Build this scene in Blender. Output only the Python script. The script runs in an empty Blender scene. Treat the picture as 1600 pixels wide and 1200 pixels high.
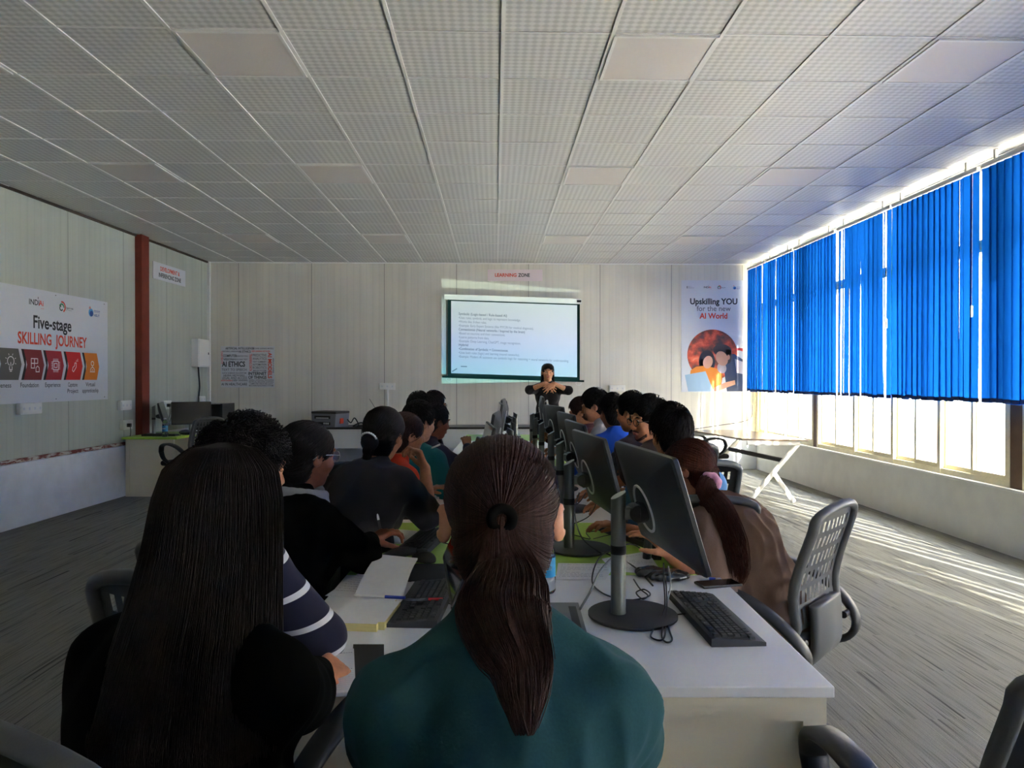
import bpy, bmesh, math, random
import numpy as np
from mathutils import Vector, Matrix, noise

random.seed(7)
rng = np.random.default_rng(7)
S = bpy.context.scene
COL = S.collection
PI = math.pi
R = math.radians

# ------------------------------------------------------------------ camera
F_PX = 1110.0
YAW, PITCH, CAM_Z = R(1.39), R(0.36), 1.46
cam_d = bpy.data.cameras.new('camera')
cam_d.sensor_fit = 'HORIZONTAL'
cam_d.sensor_width = 36.0
cam_d.lens = 36.0 * F_PX / 1600.0
cam_d.clip_start = 0.05
cam_d.clip_end = 200
cam = bpy.data.objects.new('camera', cam_d)
COL.objects.link(cam)
cam.location = (0, 0, CAM_Z)
cam.rotation_euler = (PI / 2 - PITCH, 0, -YAW)
S.camera = cam

# ------------------------------------------------------------------ view
S.view_settings.view_transform = 'Standard'
S.view_settings.look = 'None'
S.view_settings.exposure = 4.6
S.view_settings.gamma = 1.0
S.view_settings.use_curve_mapping = False
S.cycles.use_denoising = True
S.cycles.max_bounces = 10
S.cycles.diffuse_bounces = 6
S.cycles.glossy_bounces = 4
S.cycles.transmission_bounces = 6
S.cycles.transparent_max_bounces = 12
S.cycles.sample_clamp_indirect = 8.0
S.cycles.caustics_reflective = False
S.cycles.caustics_refractive = False

# ------------------------------------------------------------------ daylight
W = bpy.data.worlds.new('daylight')
S.world = W
W.use_nodes = True
bgn = W.node_tree.nodes['Background']
bgn.inputs[0].default_value = (0.93, 1.01, 1.18, 1)
bgn.inputs[1].default_value = 3.0
sun_d = bpy.data.lights.new('sun', 'SUN')
sun_d.energy = 15.0
sun_d.angle = R(0.6)
sun_d.color = (1.0, 0.95, 0.83)
sun = bpy.data.objects.new('sun', sun_d)
COL.objects.link(sun)
SUN_AZ, SUN_EL = R(15.0), R(21.0)          # azimuth measured from the window wall, elevation
_sd = Vector((-math.sin(SUN_AZ) * math.cos(SUN_EL), math.cos(SUN_AZ) * math.cos(SUN_EL), -math.sin(SUN_EL)))
sun.rotation_euler = _sd.to_track_quat('-Z', 'Y').to_euler()
sun.location = (14, -14, 9)

# the sky seen through the window band: a light portal in the wall opening
def portal(name, loc, sx, sy, rot):
    d = bpy.data.lights.new(name, 'AREA')
    d.shape = 'RECTANGLE'
    d.size, d.size_y = sx, sy
    d.cycles.is_portal = True
    o = bpy.data.objects.new(name, d)
    COL.objects.link(o)
    o.location = loc
    o.rotation_euler = rot
    return o
portal('window_portal', (4.5, 4.2, 1.95), 2.8, 14.6, (0, R(90), 0))

# ------------------------------------------------------------------ helpers
def tag(o, label=None, cat=None, group=None, kind=None):
    if label: o['label'] = label
    if cat: o['category'] = cat
    if group: o['group'] = group
    if kind: o['kind'] = kind
    return o

def thing(name, label, cat, loc=(0, 0, 0), rotz=0.0, group=None):
    o = bpy.data.objects.new(name, None)
    COL.objects.link(o)
    o.empty_display_size = 0.05
    o.location = loc
    o.rotation_euler = (0, 0, rotz)
    return tag(o, label, cat, group)

def link_mesh(name, me, m, parent=None, smooth=False):
    if smooth and len(me.polygons):
        me.polygons.foreach_set('use_smooth', np.ones(len(me.polygons), dtype=bool))
    if m is not None:
        for x in (m if isinstance(m, (list, tuple)) else [m]):
            me.materials.append(x)
    o = bpy.data.objects.new(name, me)
    COL.objects.link(o)
    if parent is not None:
        o.parent = parent
    return o

def obj(name, bm, m, parent=None, smooth=False, autosmooth=None):
    if autosmooth is not None:
        smooth = True
        bm.normal_update()
        for e in bm.edges:
            if len(e.link_faces) == 2 and e.calc_face_angle(0) > R(autosmooth):
                e.smooth = False
    me = bpy.data.meshes.new(name)
    bm.to_mesh(me)
    bm.free()
    return link_mesh(name, me, m, parent, smooth)

def NB():
    return bmesh.new()

def box(bm, c, s, rot=None, bev=0.0, seg=2, mi=0):
    """box with centre c and full sizes s"""
    if bev > 0:
        pre = set(bm.verts)
    vs = bmesh.ops.create_cube(bm, size=1.0)['verts']
    bmesh.ops.scale(bm, vec=Vector(s), verts=vs)
    if bev > 0:
        es = list({e for v in vs for e in v.link_edges})
        bmesh.ops.bevel(bm, geom=es, offset=bev, segments=seg, affect='EDGES', profile=0.5)
        vs = [v for v in bm.verts if v not in pre]
    fs = {f for v in vs for f in v.link_faces}
    if rot is not None:
        bmesh.ops.rotate(bm, cent=(0, 0, 0), matrix=rot, verts=vs)
    bmesh.ops.translate(bm, vec=Vector(c), verts=vs)
    for f in fs: f.material_index = mi
    return vs

def box2(bm, a, b, bev=0.0, mi=0, seg=2):
    c = [(a[i] + b[i]) / 2 for i in range(3)]
    s = [abs(b[i] - a[i]) for i in range(3)]
    return box(bm, c, s, None, bev, seg, mi)

def tube(bm, pts, r, seg=8, cap=True, sx=1.0, up=None, mi=0):
    """tube along a polyline; r a number or one per point; sx flattens the section along `up`-side"""
    P = [Vector(p) for p in pts]
    n = len(P)
    rr = r if isinstance(r, (list, tuple)) else [r] * n
    T = []
    for i in range(n):
        d = P[min(i + 1, n - 1)] - P[max(i - 1, 0)]
        T.append(d.normalized() if d.length > 1e-9 else Vector((0, 0, 1)))
    u = Vector(up) if up is not None else (Vector((0, 0, 1)) if abs(T[0].z) < 0.9 else Vector((1, 0, 0)))
    N = (u - T[0] * u.dot(T[0])).normalized()
    rings = []
    for i in range(n):
        N = N - T[i] * N.dot(T[i])
        if N.length < 1e-6:
            N = T[i].orthogonal()
        N.normalize()
        B = T[i].cross(N)
        rings.append([bm.verts.new(P[i] + (N * math.cos(a) + B * (math.sin(a) * sx)) * rr[i])
                      for a in [2 * PI * k / seg for k in range(seg)]])
    fs = []
    for i in range(n - 1):
        for k in range(seg):
            fs.append(bm.faces.new((rings[i][k], rings[i][(k + 1) % seg], rings[i + 1][(k + 1) % seg], rings[i + 1][k])))
    if cap:
        fs.append(bm.faces.new(rings[0][::-1]))
        fs.append(bm.faces.new(rings[-1]))
    for f in fs: f.material_index = mi
    return rings

def strap(bm, pts, w, t, side=(1, 0, 0), mi=0, closed=False):
    """rectangular section swept along pts; w along `side`, t across"""
    P = [Vector(p) for p in pts]
    n = len(P)
    sd = Vector(side).normalized()
    rings = []
    for i in range(n):
        if closed:
            d = P[(i + 1) % n] - P[i - 1]
        else:
            d = P[min(i + 1, n - 1)] - P[max(i - 1, 0)]
        d.normalize()
        nn = sd.cross(d).normalized()
        wi = w[i] if isinstance(w, (list, tuple)) else w
        ti = t[i] if isinstance(t, (list, tuple)) else t
        c = .35
        prof = [(-.5, -.5 + c), (-.5 + c * ti / wi, -.5), (.5 - c * ti / wi, -.5), (.5, -.5 + c),
                (.5, .5 - c), (.5 - c * ti / wi, .5), (-.5 + c * ti / wi, .5), (-.5, .5 - c)]
        rings.append([bm.verts.new(P[i] + sd * (a * wi) + nn * (b * ti)) for a, b in prof])
    m = len(rings[0])
    for i in range(n if closed else n - 1):
        A, B = rings[i], rings[(i + 1) % n]
        for k in range(m):
            f = bm.faces.new((A[k], A[(k + 1) % m], B[(k + 1) % m], B[k])); f.material_index = mi
    if not closed:
        bm.faces.new(rings[0][::-1]).material_index = mi
        bm.faces.new(rings[-1]).material_index = mi

def cyl(bm, a, b, r1, r2=None, seg=20, mi=0):
    return tube(bm, [a, b], [r1, r1 if r2 is None else r2], seg, True, mi=mi)

def lathe(bm, prof, c=(0, 0, 0), seg=24, mi=0):
    rings = []
    for r, z in prof:
        rings.append([bm.verts.new((c[0] + r * math.cos(2 * PI * k / seg), c[1] + r * math.sin(2 * PI * k / seg), c[2] + z)) for k in range(seg)])
    for i in range(len(rings) - 1):
        for k in range(seg):
            bm.faces.new((rings[i][k], rings[i][(k + 1) % seg], rings[i + 1][(k + 1) % seg], rings[i + 1][k])).material_index = mi
    bm.faces.new(rings[0][::-1]).material_index = mi
    bm.faces.new(rings[-1]).material_index = mi

def prism(bm, poly, d0, d1, M=None, mi=0):
    """polygon in x,z extruded along y from d0 to d1 (optionally transformed by M)"""
    A = [bm.verts.new((x, d0, z)) for x, z in poly]
    B = [bm.verts.new((x, d1, z)) for x, z in poly]
    n = len(poly)
    fs = [bm.faces.new(A), bm.faces.new(B[::-1])]
    for k in range(n):
        fs.append(bm.faces.new((A[k], B[k], B[(k + 1) % n], A[(k + 1) % n])))
    if M is not None:
        bmesh.ops.transform(bm, matrix=M, verts=A + B)
    for f in fs: f.material_index = mi
    return A + B

def smooth_path(pts, n=8):
    """Catmull-Rom through pts"""
    P = [Vector(p) for p in pts]
    out = []
    for i in range(len(P) - 1):
        p0, p1, p2, p3 = P[max(i - 1, 0)], P[i], P[i + 1], P[min(i + 2, len(P) - 1)]
        for k in range(n):
            t = k / n
            out.append(0.5 * ((2 * p1) + (p2 - p0) * t + (2 * p0 - 5 * p1 + 4 * p2 - p3) * t * t + (3 * p1 - p0 - 3 * p2 + p3) * t ** 3))
    out.append(P[-1])
    return out

def text_into(bm, body, size, x, z, y=-0.002, align='CENTER', bold=0.0, mi=0, rot=0.0, wmax=None, sx=1.0, depth=0.0006):
    """lettering standing in the x,z plane, read from -y"""
    cu = bpy.data.curves.new('t', 'FONT')
    cu.body = body
    cu.size = size
    cu.align_x = align
    cu.align_y = 'CENTER'
    cu.offset = bold * size
    cu.resolution_u = 3
    o = bpy.data.objects.new('t', cu)
    me = o.to_mesh()
    n = len(me.vertices)
    if n:
        co = np.empty(n * 3); me.vertices.foreach_get('co', co); co = co.reshape(-1, 3)
        w = co[:, 0].max() - co[:, 0].min()
        k = sx
        if wmax and w * k > wmax: k = wmax / w
        c, s = math.cos(rot), math.sin(rot)
        vs = [bm.verts.new((x + (p[0] * k) * c - p[1] * s, y, z + (p[0] * k) * s + p[1] * c)) for p in co]
        for p in me.polygons:
            try:
                f = bm.faces.new([vs[i] for i in p.vertices]); f.material_index = mi
            except ValueError:
                pass
    o.to_mesh_clear()
    bpy.data.objects.remove(o)
    bpy.data.curves.remove(cu)

def copy_tree(o, parent=None):
    c = o.copy()
    COL.objects.link(c)
    c.parent = parent
    for ch in list(o.children):
        copy_tree(ch, c)
    return c

# pixel of the 1600x1200 photograph -> point, used to measure where things stand
def ray(px, py):
    x = (px - 800) / F_PX; u = -(py - 600) / F_PX
    fy = math.cos(PITCH) + u * math.sin(PITCH); fz = -math.sin(PITCH) + u * math.cos(PITCH)
    return Vector((x * math.cos(YAW) + fy * math.sin(YAW), -x * math.sin(YAW) + fy * math.cos(YAW), fz))
def at_z(px, py, z):
    d = ray(px, py); return Vector((0, 0, CAM_Z)) + d * ((z - CAM_Z) / d.z)
def at_y(px, py, y):
    d = ray(px, py); return Vector((0, 0, CAM_Z)) + d * (y / d.y)

# ------------------------------------------------------------------ materials
def mat(name, col, rough=0.5, metal=0.0, spec=0.5, **kw):
    m = bpy.data.materials.new(name)
    m.use_nodes = True
    b = m.node_tree.nodes['Principled BSDF']
    b.inputs['Base Color'].default_value = (*col, 1)
    b.inputs['Roughness'].default_value = rough
    b.inputs['Metallic'].default_value = metal
    b.inputs['Specular IOR Level'].default_value = spec
    for k, v in kw.items():
        b.inputs[k].default_value = v
    return m

def srgb(r, g, b):
    f = lambda c: (c / 255) / 12.92 if c / 255 <= 0.04045 else ((c / 255 + 0.055) / 1.055) ** 2.4
    return (f(r), f(g), f(b))

class G:
    """tiny node-graph writer"""
    def __init__(s, m):
        s.m = m; s.t = m.node_tree; s.n = s.t.nodes; s.b = s.n.get('Principled BSDF')
    def new(s, kind, **kw):
        x = s.n.new(kind)
        for k, v in kw.items():
            if isinstance(v, bpy.types.NodeSocket): continue
            setattr(x, k, v)
        return x
    def link(s, a, b): s.t.links.new(a, b)
    def val(s, sock, v):
        if isinstance(v, bpy.types.NodeSocket): s.link(v, sock)
        else: sock.default_value = v
    def math(s, op, a, b=None, c=None):
        x = s.n.new('ShaderNodeMath'); x.operation = op
        s.val(x.inputs[0], a)
        if b is not None: s.val(x.inputs[1], b)
        if c is not None: s.val(x.inputs[2], c)
        return x.outputs[0]
    def pos(s, kind='Object'):
        tc = s.n.new('ShaderNodeTexCoord'); return tc.outputs[kind]
    def xyz(s, v):
        x = s.n.new('ShaderNodeSeparateXYZ'); s.link(v, x.inputs[0]); return x.outputs
    def comb(s, a, b, c=0.0):
        x = s.n.new('ShaderNodeCombineXYZ'); s.val(x.inputs[0], a); s.val(x.inputs[1], b); s.val(x.inputs[2], c); return x.outputs[0]
    def noise(s, v, scale, detail=2.0, rough=0.5):
        x = s.n.new('ShaderNodeTexNoise'); s.link(v, x.inputs['Vector'])
        x.inputs['Scale'].default_value = scale; x.inputs['Detail'].default_value = detail; x.inputs['Roughness'].default_value = rough
        return x.outputs['Fac']
    def ramp(s, f, stops):
        x = s.n.new('ShaderNodeValToRGB'); s.link(f, x.inputs[0])
        e = x.color_ramp.elements
        while len(e) < len(stops): e.new(0.5)
        for i, (p, c) in enumerate(stops):
            e[i].position = p; e[i].color = (*c, 1) if len(c) == 3 else c
        return x.outputs[0]
    def mix(s, f, a, b, kind='MIX'):
        x = s.n.new('ShaderNodeMix'); x.data_type = 'RGBA'; x.blend_type = kind
        s.val(x.inputs[0], f)
        for sock, v in ((x.inputs[6], a), (x.inputs[7], b)):
            if isinstance(v, bpy.types.NodeSocket): s.link(v, sock)
            else: sock.default_value = (*v, 1) if len(v) == 3 else v
        return x.outputs[2]
    def bump(s, h, strength=0.3, dist=0.01):
        x = s.n.new('ShaderNodeBump'); x.inputs['Strength'].default_value = strength; x.inputs['Distance'].default_value = dist
        s.link(h, x.inputs['Height']); s.link(x.outputs[0], s.b.inputs['Normal'])
    def base(s, c): s.link(c, s.b.inputs['Base Color'])

def noisy(name, col, var=0.12, scale=60, rough=0.6, bump=0.1, spec=0.4, metal=0.0, dist=0.004, stretch=(1, 1, 1), **kw):
    m = mat(name, col, rough, metal, spec, **kw); g = G(m)
    mp = g.new('ShaderNodeMapping'); g.link(g.pos(), mp.inputs[0]); mp.inputs['Scale'].default_value = stretch
    f = g.noise(mp.outputs[0], scale, 4)
    lo = tuple(c * (1 - var) for c in col); hi = tuple(min(1, c * (1 + var)) for c in col)
    g.base(g.ramp(f, [(0.3, lo), (0.7, hi)]))
    if bump: g.bump(f, bump, dist)
    return m

# carpet tiles: stripes that run the length of the room, broken at the tile joints
M_carpet = mat('carpet', srgb(128, 128, 122), 0.95, spec=0.1); g = G(M_carpet)
x, y, z = g.xyz(g.pos())
ti = g.math('FLOOR', g.math('MULTIPLY', y, 2.0)); tj = g.math('FLOOR', g.math('MULTIPLY', x, 2.0))
off = g.math('ADD', g.math('MULTIPLY', ti, 0.37), g.math('MULTIPLY', tj, 1.7))
v1 = g.comb(g.math('ADD', g.math('MULTIPLY', x, 34.0), off), g.math('MULTIPLY', y, 0.45), off)
n1 = g.noise(v1, 1.0, 3, 0.65)
v2 = g.comb(g.math('ADD', g.math('MULTIPLY', x, 120.0), off), g.math('MULTIPLY', y, 2.5), 3.0)
n2 = g.noise(v2, 1.0, 2, 0.6)
n3 = g.noise(g.comb(x, y, 0.0), 260, 3, 0.7)
c1 = g.ramp(n1, [(0.30, srgb(62, 62, 60)), (0.38, srgb(118, 118, 114)), (0.5, srgb(132, 132, 126)), (0.62, srgb(127, 128, 123)), (0.74, srgb(146, 146, 140))])
c2 = g.ramp(n2, [(0.30, (0.42, 0.42, 0.42)), (0.44, (0.95, 0.95, 0.95)), (0.7, (1.08, 1.08, 1.08))])
c3 = g.ramp(n3, [(0.3, (0.72, 0.72, 0.72)), (0.7, (1.2, 1.2, 1.2))])
g.base(g.mix(1.0, g.mix(1.0, c1, c2, 'MULTIPLY'), c3, 'MULTIPLY'))
g.bump(g.math('ADD', n2, n3), 0.5, 0.004)

# embossed lay-in ceiling tiles
GX0, GY0, GS = 0.046, 4.487, 0.602
M_ceil = mat('ceiling_tile', srgb(214, 215, 212), 0.42, spec=0.28); g = G(M_ceil)
x, y, z = g.xyz(g.pos())
u_ = g.math('MULTIPLY', x, PI / 0.050); v_ = g.math('MULTIPLY', y, PI / 0.046)
d1 = g.math('SINE', g.math('ADD', u_, v_)); d2 = g.math('SINE', g.math('SUBTRACT', u_, v_))
pt = g.math('MULTIPLY_ADD', g.math('MULTIPLY', d1, d2), 0.5, 0.5)
g.base(g.ramp(pt, [(0.25, srgb(197, 198, 196)), (0.62, srgb(177, 178, 176)), (0.85, srgb(168, 170, 168))]))
g.bump(pt, 0.25, 0.004)

M_tbar = mat('ceiling_grid', srgb(204, 204, 201), 0.4)
M_panel_light = mat('light_diffuser', srgb(192, 187, 183), 0.5)

def wall_panel(name, col, seams, axis):
    m = mat(name, col, 0.55, spec=0.3); g = G(m)
    p = g.xyz(g.pos()); u = p[axis]
    rib = g.math('PINGPONG', g.math('MULTIPLY', u, 1 / 0.052), 1.0)
    ribm = g.math('SMOOTH_MIN', rib, 0.25, 0.1)
    se = g.math('ABSOLUTE', g.math('SUBTRACT', g.math('FRACT', g.math('MULTIPLY', g.math('SUBTRACT', u, seams[0]), 1 / seams[1])), 0.5))
    sl = g.math('LESS_THAN', se, 0.0045)
    n = g.noise(g.pos(), 1.1, 4)
    n2 = g.noise(g.comb(g.math('MULTIPLY', u, 9.0), g.math('MULTIPLY', p[2], 0.4), 0.0), 1.0, 3)
    c = g.ramp(n, [(0.3, tuple(c * 0.93 for c in col)), (0.7, tuple(min(1, c * 1.05) for c in col))])
    c = g.mix(1.0, c, g.ramp(n2, [(0.35, (0.95, 0.95, 0.95)), (0.65, (1.03, 1.03, 1.03))]), 'MULTIPLY')
    c = g.mix(1.0, c, g.ramp(ribm, [(0.0, (0.93, 0.93, 0.93)), (0.25, (1, 1, 1))]), 'MULTIPLY')
    g.base(g.mix(sl, c, tuple(c * 0.45 for c in col)))
    g.bump(ribm, 0.25, 0.006)
    return m
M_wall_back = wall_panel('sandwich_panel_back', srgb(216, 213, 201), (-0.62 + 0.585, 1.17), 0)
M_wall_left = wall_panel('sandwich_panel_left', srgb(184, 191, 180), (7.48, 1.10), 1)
M_plaster = noisy('white_plaster', srgb(236, 240, 246), 0.05, 6, 0.8, 0.12)
M_plaster_grey = noisy('grey_plaster', srgb(220, 220, 214), 0.05, 5, 0.8, 0.12)
M_white = mat('white_paint', srgb(228, 228, 224), 0.45)
M_trim_dark = mat('dark_trim', srgb(58, 46, 38), 0.6)
M_red_steel = noisy('red_oxide_steel', srgb(118, 48, 34), 0.12, 9, 0.6, 0.05)
M_brown = noisy('brown_steel', srgb(104, 78, 56), 0.15, 9, 0.6, 0.05)
M_frame = noisy('cream_window_frame', srgb(232, 222, 186), 0.06, 12, 0.45, 0.03)
M_black = mat('black_plastic', srgb(28, 28, 29), 0.42)
M_black_matte = noisy('black_matte', srgb(24, 24, 25), 0.1, 200, 0.7, 0.05)
M_dkgrey = noisy('dark_grey_plastic', srgb(52, 53, 54), 0.05, 300, 0.45, 0.04)
M_grey = mat('grey_plastic', srgb(122, 125, 128), 0.5)
M_silver = mat('silver_metal', srgb(170, 174, 172), 0.32, 0.75)
M_chrome = mat('chrome', srgb(210, 210, 212), 0.15, 1.0)
M_paper = noisy('paper', srgb(228, 228, 230), 0.02, 40, 0.85, 0.02)
M_ink = mat('ink', srgb(70, 70, 84), 0.8)
M_textblack = mat('print_black', srgb(34, 34, 38), 0.7)
M_textred = mat('print_red', srgb(214, 68, 40), 0.7)
# ================================================================== the setting
Y_BACK, Y_REAR, Z_CEIL = 11.57, -3.2, 3.357
X_RIGHT = 4.27
def lw(y):            # face of the left wall, which runs slightly in towards the far end
    return -4.615 - 0.0372 * (Y_BACK - y)
LW_ROT = R(90 - 2.13)

def structure(name, bm, m, parent=None, **kw):
    o = obj(name, bm, m, parent, **kw)
    if parent is None: o['kind'] = 'structure'
    return o

bm = NB(); box2(bm, (-5.6, Y_REAR - 0.2, -0.12), (4.45, Y_BACK + 0.2, 0.0)); structure('floor', bm, M_carpet)
bm = NB(); box2(bm, (-5.6, Y_REAR - 0.2, Z_CEIL), (4.75, Y_BACK + 0.2, Z_CEIL + 0.1)); structure('ceiling', bm, M_ceil)
bm = NB()
for i in range(-10, 8):
    x = GX0 + GS * i
    if -5.3 < x < 4.3: box2(bm, (x - 0.0105, Y_REAR, Z_CEIL - 0.007), (x + 0.0105, Y_BACK, Z_CEIL + 0.002))
for j in range(-13, 12):
    y = GY0 + GS * j
    if Y_REAR < y < Y_BACK: box2(bm, (-5.4, y - 0.006, Z_CEIL - 0.005), (4.3, y + 0.006, Z_CEIL + 0.002))
structure('trim_1', bm, M_tbar)

bm = NB(); box2(bm, (-5.2, Y_BACK, 0), (4.75, Y_BACK + 0.12, Z_CEIL)); structure('wall_back', bm, M_wall_back)
bm = NB(); box2(bm, (-4.72, Y_BACK - 0.09, 0), (X_RIGHT, Y_BACK, 0.60), bev=0.006); structure('baseboard_back', bm, M_plaster)
bm = NB(); box2(bm, (-5.6, Y_REAR - 0.12, 0), (4.75, Y_REAR, Z_CEIL)); structure('wall_rear', bm, M_plaster_grey)
# left wall: panelling above a low plastered kerb
bm = NB()
A = [(lw(Y_REAR), Y_REAR), (lw(Y_BACK + .1), Y_BACK + .1), (-5.6, Y_BACK + .1), (-5.6, Y_REAR)]
def slab(bm, poly, z0, z1):
    a = [bm.verts.new((x, y, z0)) for x, y in poly]; b = [bm.verts.new((x, y, z1)) for x, y in poly]
    bm.faces.new(a[::-1]); bm.faces.new(b)
    for k in range(len(poly)):
        bm.faces.new((a[k], a[(k + 1) % len(poly)], b[(k + 1) % len(poly)], b[k]))
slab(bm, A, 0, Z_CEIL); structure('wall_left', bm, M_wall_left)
bm = NB()
A = [(lw(Y_REAR) + .075, Y_REAR), (lw(Y_BACK) + .075, Y_BACK), (lw(Y_BACK), Y_BACK), (lw(Y_REAR), Y_REAR)]
slab(bm, A, 0, 0.63); structure('baseboard_left', bm, M_plaster)
bm = NB()
A = [(lw(Y_REAR) + .03, Y_REAR), (lw(9.6) + .03, 9.6), (lw(9.6), 9.6), (lw(Y_REAR), Y_REAR)]
slab(bm, A, 0.631, 0.668)
o = structure('trim_2', bm, None)
m = mat('rusty_channel', srgb(120, 60, 48), 0.7); g = G(m)
xx, yy, zz = g.xyz(g.pos())
n = g.noise(g.comb(g.math('MULTIPLY', yy, 4.0), g.math('MULTIPLY', zz, 22.0), 0.0), 1.5, 5, 0.7)
g.base(g.ramp(n, [(0.40, srgb(112, 44, 36)), (0.50, srgb(128, 60, 48)), (0.53, srgb(196, 190, 180)), (0.66, srgb(206, 202, 192)), (0.70, srgb(92, 82, 60))]))
o.data.materials.append(m)
bm = NB()
A = [(lw(Y_REAR) + .022, Y_REAR), (lw(Y_BACK) + .022, Y_BACK), (lw(Y_BACK), Y_BACK), (lw(Y_REAR), Y_REAR)]
slab(bm, A, Z_CEIL - 0.028, Z_CEIL - 0.002); structure('trim_3', bm, M_trim_dark)
bm = NB(); box2(bm, (-4.625, Y_BACK - 0.05, 0.6), (-4.575, Y_BACK, Z_CEIL)); structure('trim_4', bm, M_white)
bm = NB(); box2(bm, (-5.0, Y_BACK - 0.016, Z_CEIL - 0.02), (4.2, Y_BACK, Z_CEIL - 0.001)); structure('trim_5', bm, M_white)
# red oxide column at the left wall
bm = NB()
box2(bm, (lw(9.5) - .02, 9.40, 0.631), (lw(9.5) + .085, 9.57, Z_CEIL - .002), bev=.006)
box2(bm, (lw(9.5) + .07, 9.385, 0.631), (lw(9.5) + .092, 9.585, Z_CEIL - .002), bev=.003)
o = structure('column_left', bm, M_red_steel)

# right wall: low parapet, sill, columns and windows
bm = NB(); box2(bm, (X_RIGHT, Y_REAR, 0), (4.45, Y_BACK, 0.535)); structure('wall_right', bm, M_plaster_grey)
bm = NB(); box2(bm, (X_RIGHT - .018, Y_REAR, 0.532), (4.45, Y_BACK - .01, 0.556), bev=.004); structure('trim_6', bm, M_white)
COLS = [9.43, 5.75, 2.07, -1.6]
for k, yc in enumerate(COLS):
    bm = NB(); w = .055 if k == 0 else .075
    box2(bm, (4.30, yc - w, 0.556), (4.44, yc + w, Z_CEIL)); structure('trim_%d' % (7 + k), bm, M_brown)
M_glass = bpy.data.materials.new('dusty_glass'); M_glass.use_nodes = True
t = M_glass.node_tree; t.nodes.clear()
out = t.nodes.new('ShaderNodeOutputMaterial'); tr = t.nodes.new('ShaderNodeBsdfTransparent'); tr.inputs[0].default_value = (0.97, 0.97, 0.95, 1)
tl = t.nodes.new('ShaderNodeBsdfTranslucent'); tl.inputs[0].default_value = (0.95, 0.93, 0.86, 1)
gl = t.nodes.new('ShaderNodeBsdfGlossy'); gl.inputs['Roughness'].default_value = 0.04
mx = t.nodes.new('ShaderNodeMixShader'); mx.inputs[0].default_value = 0.09
mx2 = t.nodes.new('ShaderNodeMixShader'); lwt = t.nodes.new('ShaderNodeLayerWeight'); pw = t.nodes.new('ShaderNodeMath'); pw.operation = 'POWER'; pw.inputs[1].default_value = 1.7
t.links.new(lwt.outputs['Facing'], pw.inputs[0]); t.links.new(pw.outputs[0], mx2.inputs[0])
t.links.new(tr.outputs[0], mx.inputs[1]); t.links.new(tl.outputs[0], mx.inputs[2])
t.links.new(mx.outputs[0], mx2.inputs[1]); t.links.new(gl.outputs[0], mx2.inputs[2])
t.links.new(mx2.outputs[0], out.inputs[0])

def window(n, y0, y1, muls):
    """frame from y0 to y1 with mullions, sliding sashes between them, one pane each"""
    z0, z1, zt = 0.556, Z_CEIL - .01, 2.66
    bm = NB()
    for (a, b) in ((z0, z0 + .05), (z1 - .05, z1), (zt - .035, zt + .035)):
        box2(bm, (4.30, y0, a), (4.38, y1, b))
    ys = [y0 + .02] + muls + [y1 - .02]
    for y in ys: box2(bm, (4.295, y - .024, z0), (4.385, y + .024, z1))
    for a, b in zip(ys[:-1], ys[1:]):       # sashes: stiles and rails, one set proud of the other
        w = b - a
        for q, (s0, s1, dx) in enumerate(((a + .02, a + w * .53, .0), (a + w * .47, b - .02, .028))):
            for y in (s0 + .018, s1 - .018): box2(bm, (4.312 + dx, y - .017, z0 + .05), (4.334 + dx, y + .017, zt - .03))
            for z in (z0 + .07, zt - .05): box2(bm, (4.314 + dx, s0, z - .02), (4.332 + dx, s1, z + .02))
    f = structure('window_%d' % n, bm, M_frame)
    bm = NB()
    for a, b in zip(ys[:-1], ys[1:]):
        box2(bm, (4.344, a, z0), (4.348, b, z1))
    obj('glass', bm, M_glass, f)
window(1, 9.485, Y_BACK - .02, [10.45, 11.22])
window(2, 5.825, 9.375, [6.77, 7.58, 8.40])
window(3, 2.145, 5.675, [3.05, 3.9, 4.8])
window(4, -1.525, 1.995, [-.6, .3, 1.15])
window(5, Y_REAR, -1.675, [-2.4])

# outside: yard and the pale brick building across it
M_yard = noisy('pale_concrete', srgb(206, 200, 186), 0.08, 2, 0.9, 0.05)
bm = NB(); box2(bm, (4.5, -25, -0.62), (40, 40, -0.5)); structure('ground_outside', bm, M_yard)
m = mat('pale_brick', srgb(232, 222, 205), 0.9); g = G(m)
x, y, z = g.xyz(g.pos())
br = g.new('ShaderNodeTexBrick'); g.link(g.comb(y, z, 0.0), br.inputs['Vector'])
br.inputs['Color1'].default_value = (*srgb(150, 141, 128), 1); br.inputs['Color2'].default_value = (*srgb(136, 127, 115), 1)
br.inputs['Mortar'].default_value = (*srgb(122, 114, 102), 1); br.inputs['Scale'].default_value = 3.0; br.inputs['Mortar Size'].default_value = .012
g.base(br.outputs[0])
fac = thing('building', 'pale brick building across the yard seen through the windows', 'building', (10.5, 8, -0.5))
bm = NB(); box2(bm, (0, -14, 0), (3, 22, 11.0)); obj('wall', bm, m, fac)  # height raised to hide the sky and even out the light indoors
for k in range(9):
    bm = NB(); y = -11 + k * 3.4
    box2(bm, (-.04, y, 1.0), (.02, y + 1.5, 2.5)); fr_ = obj('window', bm, M_white, fac)
    bm = NB(); box2(bm, (-.05, y + .08, 1.08), (-.03, y + .7, 2.42)); box2(bm, (-.05, y + .8, 1.08), (-.03, y + 1.42, 2.42)); obj('pane', bm, M_grey, fr_)
bm = NB(); box2(bm, (-.3, -14.2, 11.0), (3.2, 22.2, 11.2)); obj('roof', bm, M_yard, fac)

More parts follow.
